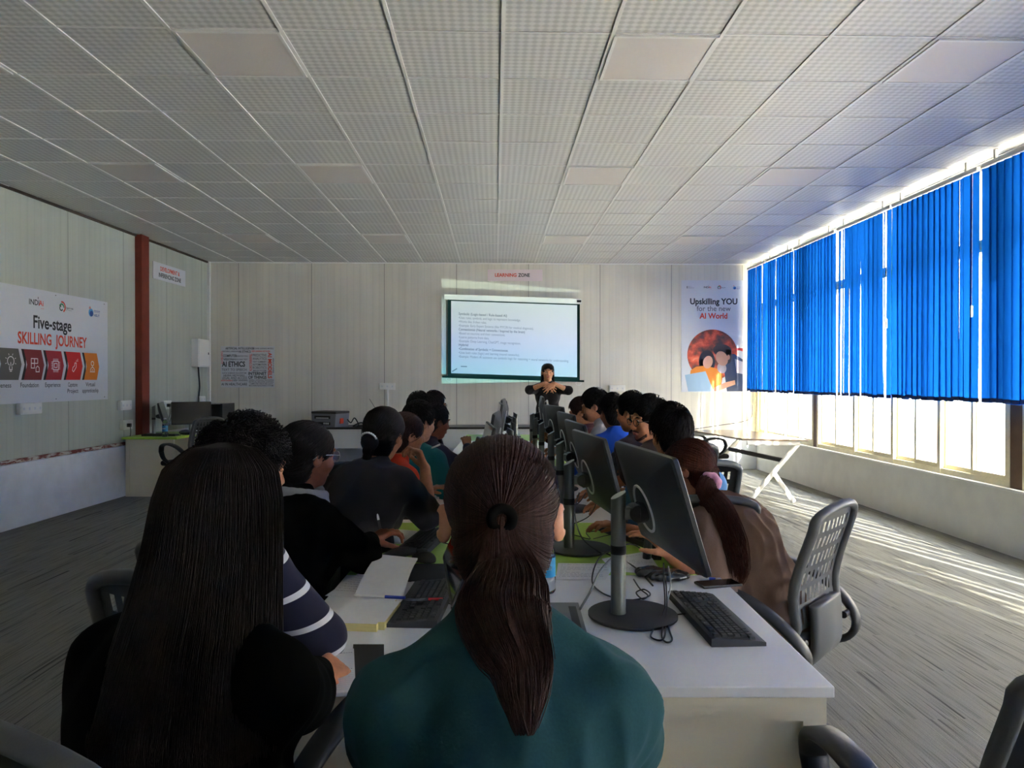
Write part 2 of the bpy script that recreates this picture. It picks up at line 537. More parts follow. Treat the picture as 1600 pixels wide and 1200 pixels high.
# ceiling light panels (switched off), flush in the grid
for (i, j) in [(-6, -1), (-3, -1), (1, -1), (4, -1), (-6, 3), (-3, 3), (1, 3), (4, 3), (-6, 8), (-3, 8), (1, 8), (4, 8), (-6, -6), (-3, -6), (1, -6), (4, -6)]:
    row = {-1: 'nearest row', 3: 'middle row', 8: 'row nearest the far wall', -6: 'row behind the viewer'}[j]
    colm = {-6: 'beside the left wall', -3: 'left of the middle aisle', 1: 'just right of the middle', 4: 'nearest the blue blinds'}[i]
    if j == -6: continue
    x0, y0 = GX0 + GS * i, GY0 + GS * j
    t_ = thing('ceiling_light', 'unlit square ceiling panel light %s, %s' % (colm, row), 'light', (x0 + GS / 2, y0 + GS / 2, Z_CEIL - .012), 0, 'flush panel lights in the tiled ceiling')
    bm = NB(); h = GS / 2 - .011; e = .018
    for a, b in (((-h, -h), (h, -h + e)), ((-h, h - e), (h, h)), ((-h, -h + e), (-h + e, h - e)), ((h - e, -h + e), (h, h - e))):
        box2(bm, (*a, -.002), (*b, .012))
    obj('frame', bm, M_tbar, t_)
    bm = NB(); box2(bm, (-h + e, -h + e, .002), (h - e, h - e, .012)); obj('diffuser', bm, M_panel_light, t_)

# ------------------------------------------------------------------ vertical blinds
M_blind = bpy.data.materials.new('blue_blind_cloth'); M_blind.use_nodes = True
t = M_blind.node_tree; t.nodes.clear()
out = t.nodes.new('ShaderNodeOutputMaterial'); df = t.nodes.new('ShaderNodeBsdfDiffuse'); df.inputs[0].default_value = (0.003, 0.06, 0.32, 1)
tl = t.nodes.new('ShaderNodeBsdfTranslucent'); tl.inputs[0].default_value = (0.0018, 0.041, 0.215, 1)
mx = t.nodes.new('ShaderNodeMixShader'); mx.inputs[0].default_value = 0.62
t.links.new(df.outputs[0], mx.inputs[1]); t.links.new(tl.outputs[0], mx.inputs[2]); t.links.new(mx.outputs[0], out.inputs[0])
def blind_shade(k):
    m = M_blind.copy()
    for n_ in m.node_tree.nodes:
        if n_.type in ('BSDF_DIFFUSE', 'BSDF_TRANSLUCENT'):
            c = n_.inputs[0].default_value; n_.inputs[0].default_value = (c[0] * k, c[1] * k, c[2] * (1 + (k - 1) * .7), 1)
    return m
M_blinds = [M_blind, blind_shade(.80), blind_shade(1.18), M_blind, blind_shade(.92)]  # random cloth tones imitate the darker bands where slats overlap against the light
M_hem = mat('blind_hem', srgb(14, 42, 110), 0.7)
M_rail = mat('white_headrail', srgb(232, 230, 224), 0.4)
BX, BZ0, BZ1 = 4.13, 1.268, 3.245
blind_spec = [  # y from far to near, label
    (11.50, 10.75, 'blue vertical blind in the far right corner of the room'),
    (10.72, 9.76, 'blue vertical blind second from the far corner'),
    (9.70, 8.53, 'blue vertical blind left of the wide bright gap, third from the far corner'),
    (8.46, 7.31, 'blue vertical blind with several bright slits between its slats'),
    (7.28, 5.98, 'broad blue vertical blind left of the bright gap with a pull cord'),
    (5.92, 4.60, 'blue vertical blind cut off by the right edge of the picture'),
    (4.55, 3.2, 'blue vertical blind beside the viewer, on the window wall'),
    (3.15, 1.8, 'blue vertical blind behind the viewer on the window wall'),
    (1.75, 0.2, 'blue vertical blind near the rear of the window wall'),
    (0.15, -1.4, 'blue vertical blind second from the rear wall'),
    (-1.45, -3.0, 'blue vertical blind against the rear wall')]
rb = random.Random(3)
for k, (ya, yb, lab) in enumerate(blind_spec):
    t_ = thing('vertical_blind', lab, 'blind', (BX, (ya + yb) / 2, BZ1), 0, 'blue vertical blinds along the window wall')
    L = ya - yb
    bm = NB(); box2(bm, (-.02, -L / 2, 0.0), (.02, L / 2, .035), bev=.004); obj('headrail', bm, M_rail, t_)
    for y in (-L / 2 + .15, L / 2 - .15):
        bm = NB(); box2(bm, (-.012, y - .012, .03), (.012, y + .012, Z_CEIL - BZ1 + .001)); obj('bracket', bm, M_rail, t_)
    n = max(3, int(round(L / .088))); p = L / n
    slit = (k == 3)
    for i in range(n):
        y = -L / 2 + p * (i + .5)
        w = .106
        if slit: w = rb.choice([.080, .088, .096, .106])
        ang = -R(rb.uniform(3, 10)) + (R(rb.uniform(14, 30)) if slit and rb.random() < .25 else 0)
        if rb.random() < .03: ang += R(22)
        sway = rb.uniform(-.008, .008); zb = BZ0 - BZ1 + rb.uniform(-.006, .01)
        bm = NB()
        N = 6
        rows = []
        for q in range(N + 1):
            f = q / N; z = -0.004 + (zb) * f
            tw = ang + R(6) * math.sin(i * 2.1) * f * f
            s = math.sin(tw); c = math.cos(tw)
            rr_ = []
            for u in (-.5, -.25, 0, .25, .5):
                bow = .006 * (1 - 4 * u * u)
                rr_.append(bm.verts.new((s * u * w + bow + sway * f, y + c * u * w, z)))
            rows.append(rr_)
        for a, b in zip(rows[:-1], rows[1:]):
            for j in range(4): bm.faces.new((a[j], a[j + 1], b[j + 1], b[j]))
        sl = obj('slat', bm, rb.choice(M_blinds), t_, smooth=True)
        bm = NB()
        tw = ang + R(6) * math.sin(i * 2.1); s = math.sin(tw); c = math.cos(tw)
        M = Matrix.Translation((sway + .004, y, zb + .016)) @ Matrix.Rotation(-tw, 4, 'Z')
        vs = box2(bm, (-.003, -w * .49, -.017), (.003, w * .49, .017)); bmesh.ops.transform(bm, matrix=M, verts=vs)
        obj('hem', bm, M_hem, sl)
    if k in (3, 4, 6):
        bm = NB(); tube(bm, [(-.03, -L / 2 + .03, 0), (-.034, -L / 2 + .03, -1.15)], .0022, 5); pc_ = obj('pull_cord', bm, M_rail, t_); bm = NB(); box(bm, (-.034, -L / 2 + .03, -1.2), (.018, .022, .10), None, .005); obj('weight', bm, M_rail, pc_)
# ================================================================== people
def v3(*a): return np.array(a, dtype=np.float64)
def nrm(v): return v / (np.linalg.norm(v) + 1e-12)

class Sdf:
    """smooth union of round cones and ellipsoids, meshed with surface nets"""
    def __init__(s): s.p = []
    def cap(s, a, b, ra, rb=None, k=0.02, op='u'):
        s.p.append(('c', np.array(a, float), np.array(b, float), float(ra), float(ra if rb is None else rb), k, op)); return s
    def ell(s, c, r, M=None, k=0.02, op='u'):
        s.p.append(('e', np.array(c, float), np.array(r, float), np.eye(3) if M is None else np.array(M, float), None, k, op)); return s
    def mesh(s, vox, disp=None):
        lo = np.full(3, 1e9); hi = np.full(3, -1e9); B = []
        for q in s.p:
            if q[0] == 'c':
                r = max(q[3], q[4]); a = np.minimum(q[1], q[2]) - r; b = np.maximum(q[1], q[2]) + r
            else:
                r = float(q[2].max()); ex = np.sqrt(((q[3] * q[2][None, :]) ** 2).sum(1)); a = q[1] - ex; b = q[1] + ex
            m = max(q[5], 0.0) + 3 * vox
            B.append((a - m, b + m))
            if q[6] == 'u': lo = np.minimum(lo, a); hi = np.maximum(hi, b)
        lo = lo - 4 * vox; hi = hi + 4 * vox
        n = np.ceil((hi - lo) / vox).astype(int) + 1
        F = np.full(n, 10.0, dtype=np.float32)
        ax = [(lo[i] + vox * np.arange(n[i])).astype(np.float32) for i in range(3)]
        for q, (a, b) in zip(s.p, B):
            i0 = np.clip(np.floor((a - lo) / vox).astype(int), 0, n - 1); i1 = np.clip(np.ceil((b - lo) / vox).astype(int) + 1, 1, n)
            if np.any(i1 <= i0): continue
            X = ax[0][i0[0]:i1[0]][:, None, None]; Y = ax[1][i0[1]:i1[1]][None, :, None]; Z = ax[2][i0[2]:i1[2]][None, None, :]
            if q[0] == 'c':
                A, Bv = q[1], q[2]; ab = Bv - A; L = max(float(ab @ ab), 1e-12)
                t = np.clip(((X - A[0]) * ab[0] + (Y - A[1]) * ab[1] + (Z - A[2]) * ab[2]) / L, 0, 1)
                d = np.sqrt((X - A[0] - t * ab[0]) ** 2 + (Y - A[1] - t * ab[1]) ** 2 + (Z - A[2] - t * ab[2]) ** 2) - (q[3] + (q[4] - q[3]) * t)
            else:
                c, r, M = q[1], q[2], q[3]
                x = X - c[0]; y = Y - c[1]; z = Z - c[2]
                l = [M[0, j] * x + M[1, j] * y + M[2, j] * z for j in range(3)]
                k0 = np.sqrt((l[0] / r[0]) ** 2 + (l[1] / r[1]) ** 2 + (l[2] / r[2]) ** 2) + 1e-6
                k1 = np.sqrt((l[0] / r[0] ** 2) ** 2 + (l[1] / r[1] ** 2) ** 2 + (l[2] / r[2] ** 2) ** 2) + 1e-6
                d = k0 * (k0 - 1) / k1
            sub = F[i0[0]:i1[0], i0[1]:i1[1], i0[2]:i1[2]]
            k = max(q[5], 1e-4)
            if q[6] == 'u':
                h = np.clip(0.5 + 0.5 * (sub - d) / k, 0, 1); sub[...] = sub + (d - sub) * h - k * h * (1 - h)
            else:
                d = -d; h = np.clip(0.5 - 0.5 * (sub - d) / k, 0, 1); sub[...] = sub + (d - sub) * h + k * h * (1 - h)
        return nets(F, lo, vox)

def nets(F, lo, vox):
    I = F < 0
    c = I[:-1, :-1, :-1].astype(np.int8)
    for dx in (0, 1):
        for dy in (0, 1):
            for dz in (0, 1):
                if dx + dy + dz: c = c + I[dx:I.shape[0] - 1 + dx, dy:I.shape[1] - 1 + dy, dz:I.shape[2] - 1 + dz]
    act = (c > 0) & (c < 8)
    idx = np.argwhere(act)
    num = np.full(act.shape, -1, dtype=np.int64); num[act] = np.arange(len(idx))
    P = np.zeros((len(idx), 3)); C = np.zeros(len(idx))
    corner = [(a, b, d) for a in (0, 1) for b in (0, 1) for d in (0, 1)]
    V = {q: F[idx[:, 0] + q[0], idx[:, 1] + q[1], idx[:, 2] + q[2]] for q in corner}
    for q in corner:
        for axis in range(3):
            if q[axis]: continue
            q2 = list(q); q2[axis] = 1; q2 = tuple(q2)
            a, b = V[q], V[q2]; m = (a < 0) != (b < 0)
            t = np.where(m, a / np.where(m, a - b, 1), 0)
            pt = np.zeros((len(idx), 3)) + np.array(q)
            pt[:, axis] += t
            P[m] += pt[m]; C[m] += 1
    P = lo + vox * (idx + P / C[:, None])
    quads = []
    for axis in range(3):
        sl0 = [slice(None)] * 3; sl1 = [slice(None)] * 3
        sl0[axis] = slice(0, -1); sl1[axis] = slice(1, None)
        e = I[tuple(sl0)] != I[tuple(sl1)]
        w = np.argwhere(e)
        u, v = (axis + 1) % 3, (axis + 2) % 3
        ok = (w[:, u] > 0) & (w[:, v] > 0) & (w[:, u] < F.shape[u] - 1) & (w[:, v] < F.shape[v] - 1)
        w = w[ok]
        ins = I[w[:, 0], w[:, 1], w[:, 2]]
        def cell(du, dv):
            x = w.copy(); x[:, u] += du; x[:, v] += dv
            return num[x[:, 0], x[:, 1], x[:, 2]]
        q = np.stack([cell(-1, -1), cell(0, -1), cell(0, 0), cell(-1, 0)], 1)
        q[~ins] = q[~ins][:, ::-1]
        quads.append(q)
    return P, np.concatenate(quads)

def raw_mesh(name, P, Q):
    me = bpy.data.meshes.new(name)
    n, k = Q.shape
    me.vertices.add(len(P)); me.vertices.foreach_set('co', np.asarray(P, dtype=np.float32).ravel())
    me.loops.add(n * k); me.loops.foreach_set('vertex_index', Q.astype(np.int32).ravel())
    me.polygons.add(n); me.polygons.foreach_set('loop_start', np.arange(0, n * k, k, dtype=np.int32))
    me.update(calc_edges=True); me.validate()
    return me

def folds(P, Q, amp, freq, seed, along=(0, 0, 1)):
    """cloth creases: bands of noise squeezed along one direction, pushed along the normals"""
    n = np.zeros_like(P); a, b, c, d = P[Q[:, 0]], P[Q[:, 1]], P[Q[:, 2]], P[Q[:, 3]]
    fn = np.cross(c - a, d - b)
    for j in range(4): np.add.at(n, Q[:, j], fn)
    n /= np.linalg.norm(n, axis=1)[:, None] + 1e-12
    al = np.array(along, float)
    h = np.empty(len(P))
    s = Vector((seed * 3.1, seed * 1.7, seed * 0.9))
    for i, p in enumerate(P):
        q = Vector((p[0] * freq, p[1] * freq, p[2] * freq * .45)) + s
        w = noise.noise(q)
        h[i] = (1 - abs(w) * 2.2) + .5 * noise.noise(q * 2.3)
    return P + n * ((h - .4) * amp)[:, None]

def sdf_obj(name, sd, vox, m, parent=None, fold=None):
    P, Q = sd.mesh(vox)
    if fold: P = folds(P, Q, *fold)
    return link_mesh(name, raw_mesh(name, P, Q), m, parent, smooth=True)

def strand_mesh(polys, r0, r1=None, sides=3):
    """polys (n,m,3) -> thin tapering tubes in one mesh"""
    polys = np.asarray(polys, float); n, m, _ = polys.shape
    T = np.gradient(polys, axis=1); T /= np.linalg.norm(T, axis=2, keepdims=True) + 1e-12
    ref = np.zeros_like(T); ref[..., 0] = 0.31; ref[..., 1] = 0.83; ref[..., 2] = 0.47
    N = np.cross(T, ref); N /= np.linalg.norm(N, axis=2, keepdims=True) + 1e-9
    Bn = np.cross(T, N)
    r1 = r0 if r1 is None else r1
    rad = (r0 + (r1 - r0) * np.linspace(0, 1, m) ** 2)[None, :, None]
    V = np.stack([polys + (N * math.cos(2 * PI * k / sides) + Bn * math.sin(2 * PI * k / sides)) * rad for k in range(sides)], 2)
    idx = np.arange(n * m * sides).reshape(n, m, sides)
    q = [np.stack([idx[:, :-1, k], idx[:, :-1, (k + 1) % sides], idx[:, 1:, (k + 1) % sides], idx[:, 1:, k]], -1).reshape(-1, 4) for k in range(sides)]
    return V.reshape(-1, 3), np.concatenate(q)

def join_pq(parts):
    P = []; Q = []; o = 0
    for p, q in parts: P.append(p); Q.append(q + o); o += len(p)
    return np.concatenate(P), np.concatenate(Q)

def rotm(yaw=0, pitch=0, roll=0):
    """yaw about z (left positive), pitch forward-down positive, roll to the right shoulder positive"""
    y, p, r = R(yaw), R(pitch), R(roll)
    Rz = np.array([[math.cos(y), -math.sin(y), 0], [math.sin(y), math.cos(y), 0], [0, 0, 1]])
    Rx = np.array([[1, 0, 0], [0, math.cos(-p), -math.sin(-p)], [0, math.sin(-p), math.cos(-p)]])
    Ry = np.array([[math.cos(r), 0, math.sin(r)], [0, 1, 0], [-math.sin(r), 0, math.cos(r)]])
    return Rz @ Rx @ Ry

def skin_mat(name, c):
    m = mat(name, c, 0.52, spec=0.35); g = G(m)
    f = g.noise(g.pos(), 55, 3)
    g.base(g.ramp(f, [(0.3, tuple(v * .86 for v in c)), (0.7, tuple(min(1, v * 1.1) for v in c))]))
    g.b.inputs['Subsurface Weight'].default_value = 0.12
    g.b.inputs['Subsurface Radius'].default_value = (0.012, 0.005, 0.003)
    return m
M_skin = [skin_mat('skin_warm', srgb(176, 118, 86)), skin_mat('skin_deep', srgb(128, 78, 56)), skin_mat('skin_light', srgb(196, 138, 106))]
def hair_mat(name, a, b, rough=0.5, sc=(60, 60, 3)):
    m = mat(name, a, rough + .08, spec=0.16); g = G(m)
    mp = g.new('ShaderNodeMapping'); g.link(g.pos(), mp.inputs[0]); mp.inputs['Scale'].default_value = sc
    f = g.noise(mp.outputs[0], 3.0, 4, .7)
    g.base(g.ramp(f, [(0.3, a), (0.7, b)])); g.bump(f, 0.25, 0.002)
    return m
M_hair_dark = hair_mat('hair_black', srgb(14, 11, 11), srgb(34, 26, 24))
M_hair_brown = hair_mat('hair_dark_brown', srgb(34, 21, 18), srgb(74, 48, 42))
M_hair_long = hair_mat('hair_long_brown_black', srgb(17, 11, 10), srgb(38, 25, 22))
M_hair_red = hair_mat('hair_chestnut', srgb(44, 22, 18), srgb(92, 50, 38))
def cloth(name, c, scale=900, bump=.25, var=.10, rough=.9):
    return noisy(name, c, var, scale, rough, bump, .15, dist=.0012, **{'Sheen Weight': .08})
M_eye = mat('eye_white', srgb(190, 184, 176), 0.25)
M_iris = mat('eye_iris', srgb(34, 22, 16), 0.2)
M_lip = mat('lip', srgb(150, 74, 62), 0.45)
M_brow = mat('eyebrow', srgb(24, 17, 14), 0.7)
M_spec = mat('spectacle_frame', srgb(30, 26, 24), 0.3)
M_denim = cloth('dark_trousers', srgb(36, 38, 46))
M_shoe = mat('shoe', srgb(40, 38, 38), 0.6)

def hand_prims(sd, wr, d, pn, side, curl, spread=0.10, k=.004, s=1.0, thumb=(.35, .55)):
    """hand at wrist wr, fingers along d, palm facing pn; side +1 puts the thumb on d x pn.  curl: one (a,b,c) set of joint angles per finger"""
    d = nrm(np.array(d, float)); pn = np.array(pn, float); pn = nrm(pn - d * (pn @ d)); lat = nrm(np.cross(d, pn)) * side   # towards the thumb
    L = [.090, .094, .090, .082]; off = [.027, .009, -.009, -.026]
    seg = [(.042, .026, .020), (.046, .029, .021), (.043, .027, .020), (.034, .020, .018)]
    for i in range(4):
        kn = wr + (d * L[i] + lat * off[i] + pn * (.004 - .003 * abs(i - 1.2))) * s
        sd.cap(wr + (lat * off[i] * .55 + d * .012) * s, kn, .0150 * s, .0118 * s, k=.010)
        a = 0.0; p = kn
        c = curl[i] if isinstance(curl[0], (tuple, list)) else curl
        sp = (1.5 - i) * spread
        base = nrm(d + lat * sp)
        for j in range(3):
            a += c[j]
            dr = nrm(base * math.cos(a) + pn * math.sin(a))
            q = p + dr * seg[i][j] * s
            sd.cap(p, q, (.0096 - .0012 * j) * s, (.0088 - .0013 * j) * s, k=k)
            p = q
    b = wr + (d * .022 + lat * .020 + pn * .006) * s
    t1 = b + nrm(d * .62 + lat * .70 + pn * thumb[0]) * .040 * s
    sd.cap(b, t1, .0165 * s, .0125 * s, k=.010)
    t2 = t1 + nrm(d * .80 + lat * .35 + pn * thumb[1]) * .032 * s
    sd.cap(t1, t2, .0112 * s, .0098 * s, k=k)
    t3 = t2 + nrm(d * .9 + lat * .08 + pn * (thumb[1] + .1)) * .026 * s
    sd.cap(t2, t3, .0098 * s, .0078 * s, k=k)

def ik(sh, wr, l1, l2, hint):
    v = wr - sh; L = np.linalg.norm(v)
    if L > (l1 + l2) * .995:
        wr = sh + v / L * (l1 + l2) * .995; v = wr - sh; L = np.linalg.norm(v)
    a = (l1 * l1 - l2 * l2 + L * L) / (2 * L); h = math.sqrt(max(l1 * l1 - a * a, 0))
    u = v / L; hd = np.array(hint, float); hd = nrm(hd - u * (hd @ u))
    return sh + u * a + hd * h, wr

def head_prims(sd, Hc, Hm, k=.012, s=1.0, fem=True, ear=0.0):
    T = lambda x, y, z: Hc + Hm @ (v3(x, y, z) * s)
    E = lambda c, r, **kw: sd.ell(T(*c), np.array(r) * s, Hm, **kw)
    E((0, -.012, .036), (.0755, .0965, .083), k=k)
    E((0, .028, -.030), (.0600, .066, .080), k=.03)
    E((0, .052, -.088), (.027, .030, .024), k=.022)
    for q in (-1, 1):
        E((q * .040, .060, -.022), (.024, .024, .026), k=.02)
        sd.ell(T(q * .031, .103, .012), np.array((.017, .016, .012)) * s, Hm, k=.012, op='s')
        sd.cap(T(q * .014, .094, .031), T(q * .048, .080, .033), .0085 * s, .007 * s, k=.012)
        E((q * .031, .079, .012), (.0135, .0125, .0115), k=.004)
        M = Hm @ rotm(q * (-18 - ear * 2500), 0, 0)
        sd.ell(T(q * (.0785 + ear), -.008, -.004), np.array((.009, .019, .031)) * s, M, k=.006)
        sd.ell(T(q * (.086 + ear), -.002, -.002), np.array((.006, .009, .016)) * s, M, k=.004, op='s')
        E((q * .010, .098, -.026), (.009, .009, .007), k=.006)
    sd.cap(T(0, .092, .020), T(0, .108, -.022), .0085 * s, .0115 * s, k=.010)
    E((0, .0885, -.052), (.022, .010, .0055), k=.004)
    E((0, .0870, -.063), (.020, .010, .0065), k=.004)

def face_parts(p, Hc, Hm, s=1.0, glasses=False, moustache=False):
    T = lambda x, y, z: Hc + Hm @ (v3(x, y, z) * s)
    for q in (-1, 1):
        bm = NB()
        bmesh.ops.create_uvsphere(bm, u_segments=14, v_segments=10, radius=.0118 * s)
        for v in bm.verts: v.co = Vector(T(q * .031, .0800, .012)) + v.co
        e = obj('eye', bm, M_eye, p, smooth=True)
        sd = Sdf().ell(T(q * .031, .0880, .0115), np.array((.0062, .0046, .0062)) * s, Hm); sdf_obj('iris', sd, .0012, M_iris, e)
        sd = Sdf().cap(T(q * .014, .0975, .030), T(q * .034, .0950, .036), .0030 * s, .0034 * s, k=.004).cap(T(q * .034, .0950, .036), T(q * .052, .082, .031), .0034 * s, .0018 * s, k=.004)
        sdf_obj('eyebrow', sd, .0016, M_brow, p)
    sd = Sdf().ell(T(0, .0945, -.0525), np.array((.0215, .0062, .0042)) * s, Hm, k=.002).ell(T(0, .0930, -.0620), np.array((.019, .0068, .0052)) * s, Hm, k=.002)
    sdf_obj('lips', sd, .0016, M_lip, p)
    if moustache:
        sd = Sdf().cap(T(-.026, .086, -.050), T(0, .0985, -.043), .0035, .0042, k=.004).cap(T(.026, .086, -.050), T(0, .0985, -.043), .0035, .0042, k=.004)
        for x in np.linspace(-.050, .050, 11): sd.ell(T(x, .0765 - 9.5 * x * x, -.094 + 10 * x * x), (.008, .006, .011), Hm, k=.008)
        sdf_obj('beard', sd, .002, mat('stubble', srgb(74, 50, 40), .8), p)
    if glasses: spectacles(p, Hc, Hm, s)

def spectacles(p, Hc, Hm, s=1.0, m=None):
    T = lambda x, y, z: Vector(Hc + Hm @ (v3(x, y, z) * s))
    bm = NB()
    for q in (-1, 1):
        ring = [T(q * .033 + .024 * math.cos(a), .108 - .25 * abs(.024 * math.cos(a)), .008 + .019 * math.sin(a)) for a in np.linspace(0, 2 * PI, 21)]
        tube(bm, ring, .0019 * s, 6, False)
        tube(bm, [T(q * .057, .102, .014), T(q * .074, .06, .014), T(q * .0825, -.005, .010), T(q * .083, -.03, -.008)], .0018 * s, 6)
    tube(bm, [T(-.010, .110, .012), T(0, .113, .015), T(.010, .110, .012)], .0019 * s, 6)
    obj('glasses', bm, m or M_spec, p, smooth=True)

# ---- hair builders: all return (P,Q) in the person's frame
def cap_sdf(Hc, Hm, s=1.0, grow=.011, nape=-.075, front=.062, sides=True, thick=0.0):
    T = lambda x, y, z: Hc + Hm @ (v3(x, y, z) * s)
    sd = Sdf()
    sd.ell(T(0, -.012, .036), np.array((.0755 + grow, .0965 + grow, .083 + grow + thick)) * s, Hm, k=.01)
    sd.ell(T(0, -.048, -.025), np.array((.066 + grow * .8, .052 + grow, -nape)) * s, Hm, k=.008)
    sd.ell(T(0, .130, -.036), np.array((.074, .085, .112)) * s, Hm, k=.012, op='s')       # face opening
    for q in (-1, 1):
        sd.ell(T(q * .088, .012, -.030), np.array((.030, .034, .050)) * s, Hm, k=.008, op='s')   # round the ears
    return sd

def scalp(w, grow, nape, top=0.0):
    """outer hair surface in head frame along unit directions w from the cranium centre"""
    c = v3(0, -.012, .036); out = np.zeros(len(w))
    for cc, rr in ((c, np.array((.0755 + grow, .0965 + grow, .083 + grow + top))), (v3(0, -.048, -.025), np.array((.066 + grow * .8, .052 + grow, -nape)))):
        o = (c - cc) / rr; d = w / rr; a = (d * d).sum(1); b = 2 * (d * o).sum(1); q = (o * o).sum() - 1
        D = b * b - 4 * a * q
        t = np.where(D > 0, (-b + np.sqrt(np.maximum(D, 0))) / (2 * a), 0)
        out = np.maximum(out, t)
    return c + w * out[:, None]

def short_hair(Hc, Hm, s=1.0, n=900, ln=.035, lift=.012, curl=0.0, seed=1, top=.012, fringe=.02):
    rg = np.random.default_rng(seed)
    sd = cap_sdf(Hc, Hm, s, grow=.009, nape=-.080, thick=top)
    base = sd.mesh(.005)
    d = rg.normal(size=(n * 3, 3)); d /= np.linalg.norm(d, axis=1)[:, None]
    keep = (d[:, 2] > -.72) & ~((d[:, 2] < -.45) & (d[:, 1] > -.4)) & ~((d[:, 1] > .60) & (d[:, 2] < .50)) & ~((np.abs(d[:, 0]) > .8) & (d[:, 2] < -.1) & (d[:, 1] > -.3)) & ~((d[:, 2] < -.15) & (d[:, 1] > -.25))
    d = d[keep][:n]
    crown = nrm(v3(.12, -.55, .82))
    flow = d - crown * (d @ crown)[:, None]; flow -= d * (flow * d).sum(1)[:, None]
    flow += v3(0, fringe * 10, 0) * np.clip(d[:, 2:3], 0, 1)
    flow /= np.linalg.norm(flow, axis=1)[:, None] + 1e-9
    rad = np.array((.0755, .0965, .083)) + .006; rad[2] += top
    m = 6; out = np.empty((len(d), m, 3))
    le = ln * rg.uniform(.6, 1.25, len(d)); sw = rg.normal(size=(len(d), 3)) * .35
    ph = rg.uniform(0, 6.28, len(d))
    for j in range(m):
        t = j / (m - 1)
        dd = d + (flow + sw * .5) * (le * t / .09)[:, None]
        dd /= np.linalg.norm(dd, axis=1)[:, None]
        h = lift * math.sin(min(1, t * 1.3) * PI * .62) * np.ones(len(d))
        p = scalp(dd, .007, -.080, top) + dd * (h[:, None] - .001)
        if curl: p = p + np.stack([np.cos(ph + t * 9), np.sin(ph * 1.7 + t * 8), np.sin(ph + t * 9)], 1) * curl * t
        out[:, j] = Hc + (p * s) @ Hm.T
    return join_pq([base, strand_mesh(out, .0022 * s, .0007 * s)])

def swept_cap(Hc, Hm, tie, s=1.0, n=900, seed=2, grow=.008, nape=-.10, r=.0013, front_cover=.5, jit=.0015):
    """hair combed from the hairline back to the point `tie` (head frame)"""
    rg = np.random.default_rng(seed)
    base = cap_sdf(Hc, Hm, s, grow=grow, nape=nape).mesh(.004)
    c = v3(0, -.012, .036); dt = nrm(tie - c)
    d = rg.normal(size=(n * 5, 3)); d /= np.linalg.norm(d, axis=1)[:, None]
    keep = (d @ dt < .975) & ~((d[:, 1] > .45) & (d[:, 2] < .35)) & ~((d[:, 1] > .02) & (d[:, 2] < -.12)) & (d[:, 2] > -.88) & ~((d[:, 2] < -.62) & (d[:, 1] > -.3))
    d = d[keep][:n]
    m = 14; out = np.empty((len(d), m, 3)); ang = np.arccos(np.clip(d @ dt, -1, 1))
    jr = rg.normal(size=len(d)) * jit
    for j in range(m):       # along the comb line to the tie
        t = j / (m - 1)
        w = (np.sin((1 - t) * ang) / np.sin(ang))[:, None] * d + (np.sin(t * ang) / np.sin(ang))[:, None] * dt
        w /= np.linalg.norm(w, axis=1)[:, None]
        p = scalp(w, grow + .0025, nape) + w * (jr * math.sin(PI * t))[:, None]
        out[:, j] = Hc + (p * s) @ Hm.T
    return [base, strand_mesh(out, r * s, r * .7 * s)]

def tail(path, rads, n=260, seed=3, wave=.004, r=.0012, flat=1.0, core=True, core_k=.5, updir=(0, 0, 1)):
    """a hank of hair along `path` (points in person frame) with a radius per point"""
    rg = np.random.default_rng(seed)
    Pp = np.array([tuple(v) for v in smooth_path([tuple(p) for p in path], 6)])
    m = len(Pp); rr = np.interp(np.linspace(0, 1, m), np.linspace(0, 1, len(rads)), rads)
    T = np.gradient(Pp, axis=0); T /= np.linalg.norm(T, axis=1)[:, None]
    ref = np.array((1.0, .12, 0.05)); N = ref - T * (T @ ref)[:, None]; N /= np.linalg.norm(N, axis=1)[:, None]; Bn = np.cross(T, N)
    rho = np.sqrt(rg.uniform(.2, 1, n)); ph = rg.uniform(0, 2 * PI, n); le = 1 - .6 * rg.uniform(0, 1, n) ** 1.3
    w1 = rg.uniform(0, 6.28, n); out = np.empty((n, m, 3)); tt = np.linspace(0, 1, m)
    for i in range(n):
        t2 = tt * le[i]
        P = np.stack([np.interp(t2, tt, Pp[:, j]) for j in range(3)], 1)
        Nn = np.stack([np.interp(t2, tt, N[:, j]) for j in range(3)], 1); Bb = np.stack([np.interp(t2, tt, Bn[:, j]) for j in range(3)], 1)
        R_ = np.interp(t2, tt, rr) * rho[i]
        wv = wave * np.sin(w1[i] + t2 * 7.0 + ph[i]) * t2
        out[i] = P + Nn * (R_ * math.cos(ph[i]) + wv)[:, None] + Bb * (R_ * math.sin(ph[i]) * flat + wv * .5)[:, None]
    parts = [strand_mesh(out, r, r * .5)]
    if core:
        sd = Sdf()
        for a, b, ra, rb in zip(Pp[:-1:2], Pp[1::2], rr[:-1:2], rr[1::2]): sd.cap(a, b, ra * core_k, rb * core_k, k=.006)
        parts.append(sd.mesh(.005))
    return parts

def hair_obj(name, parts, m, parent):
    P, Q = join_pq(parts) if isinstance(parts, list) else parts
    return link_mesh(name, raw_mesh(name, P, Q), m, parent, smooth=True)

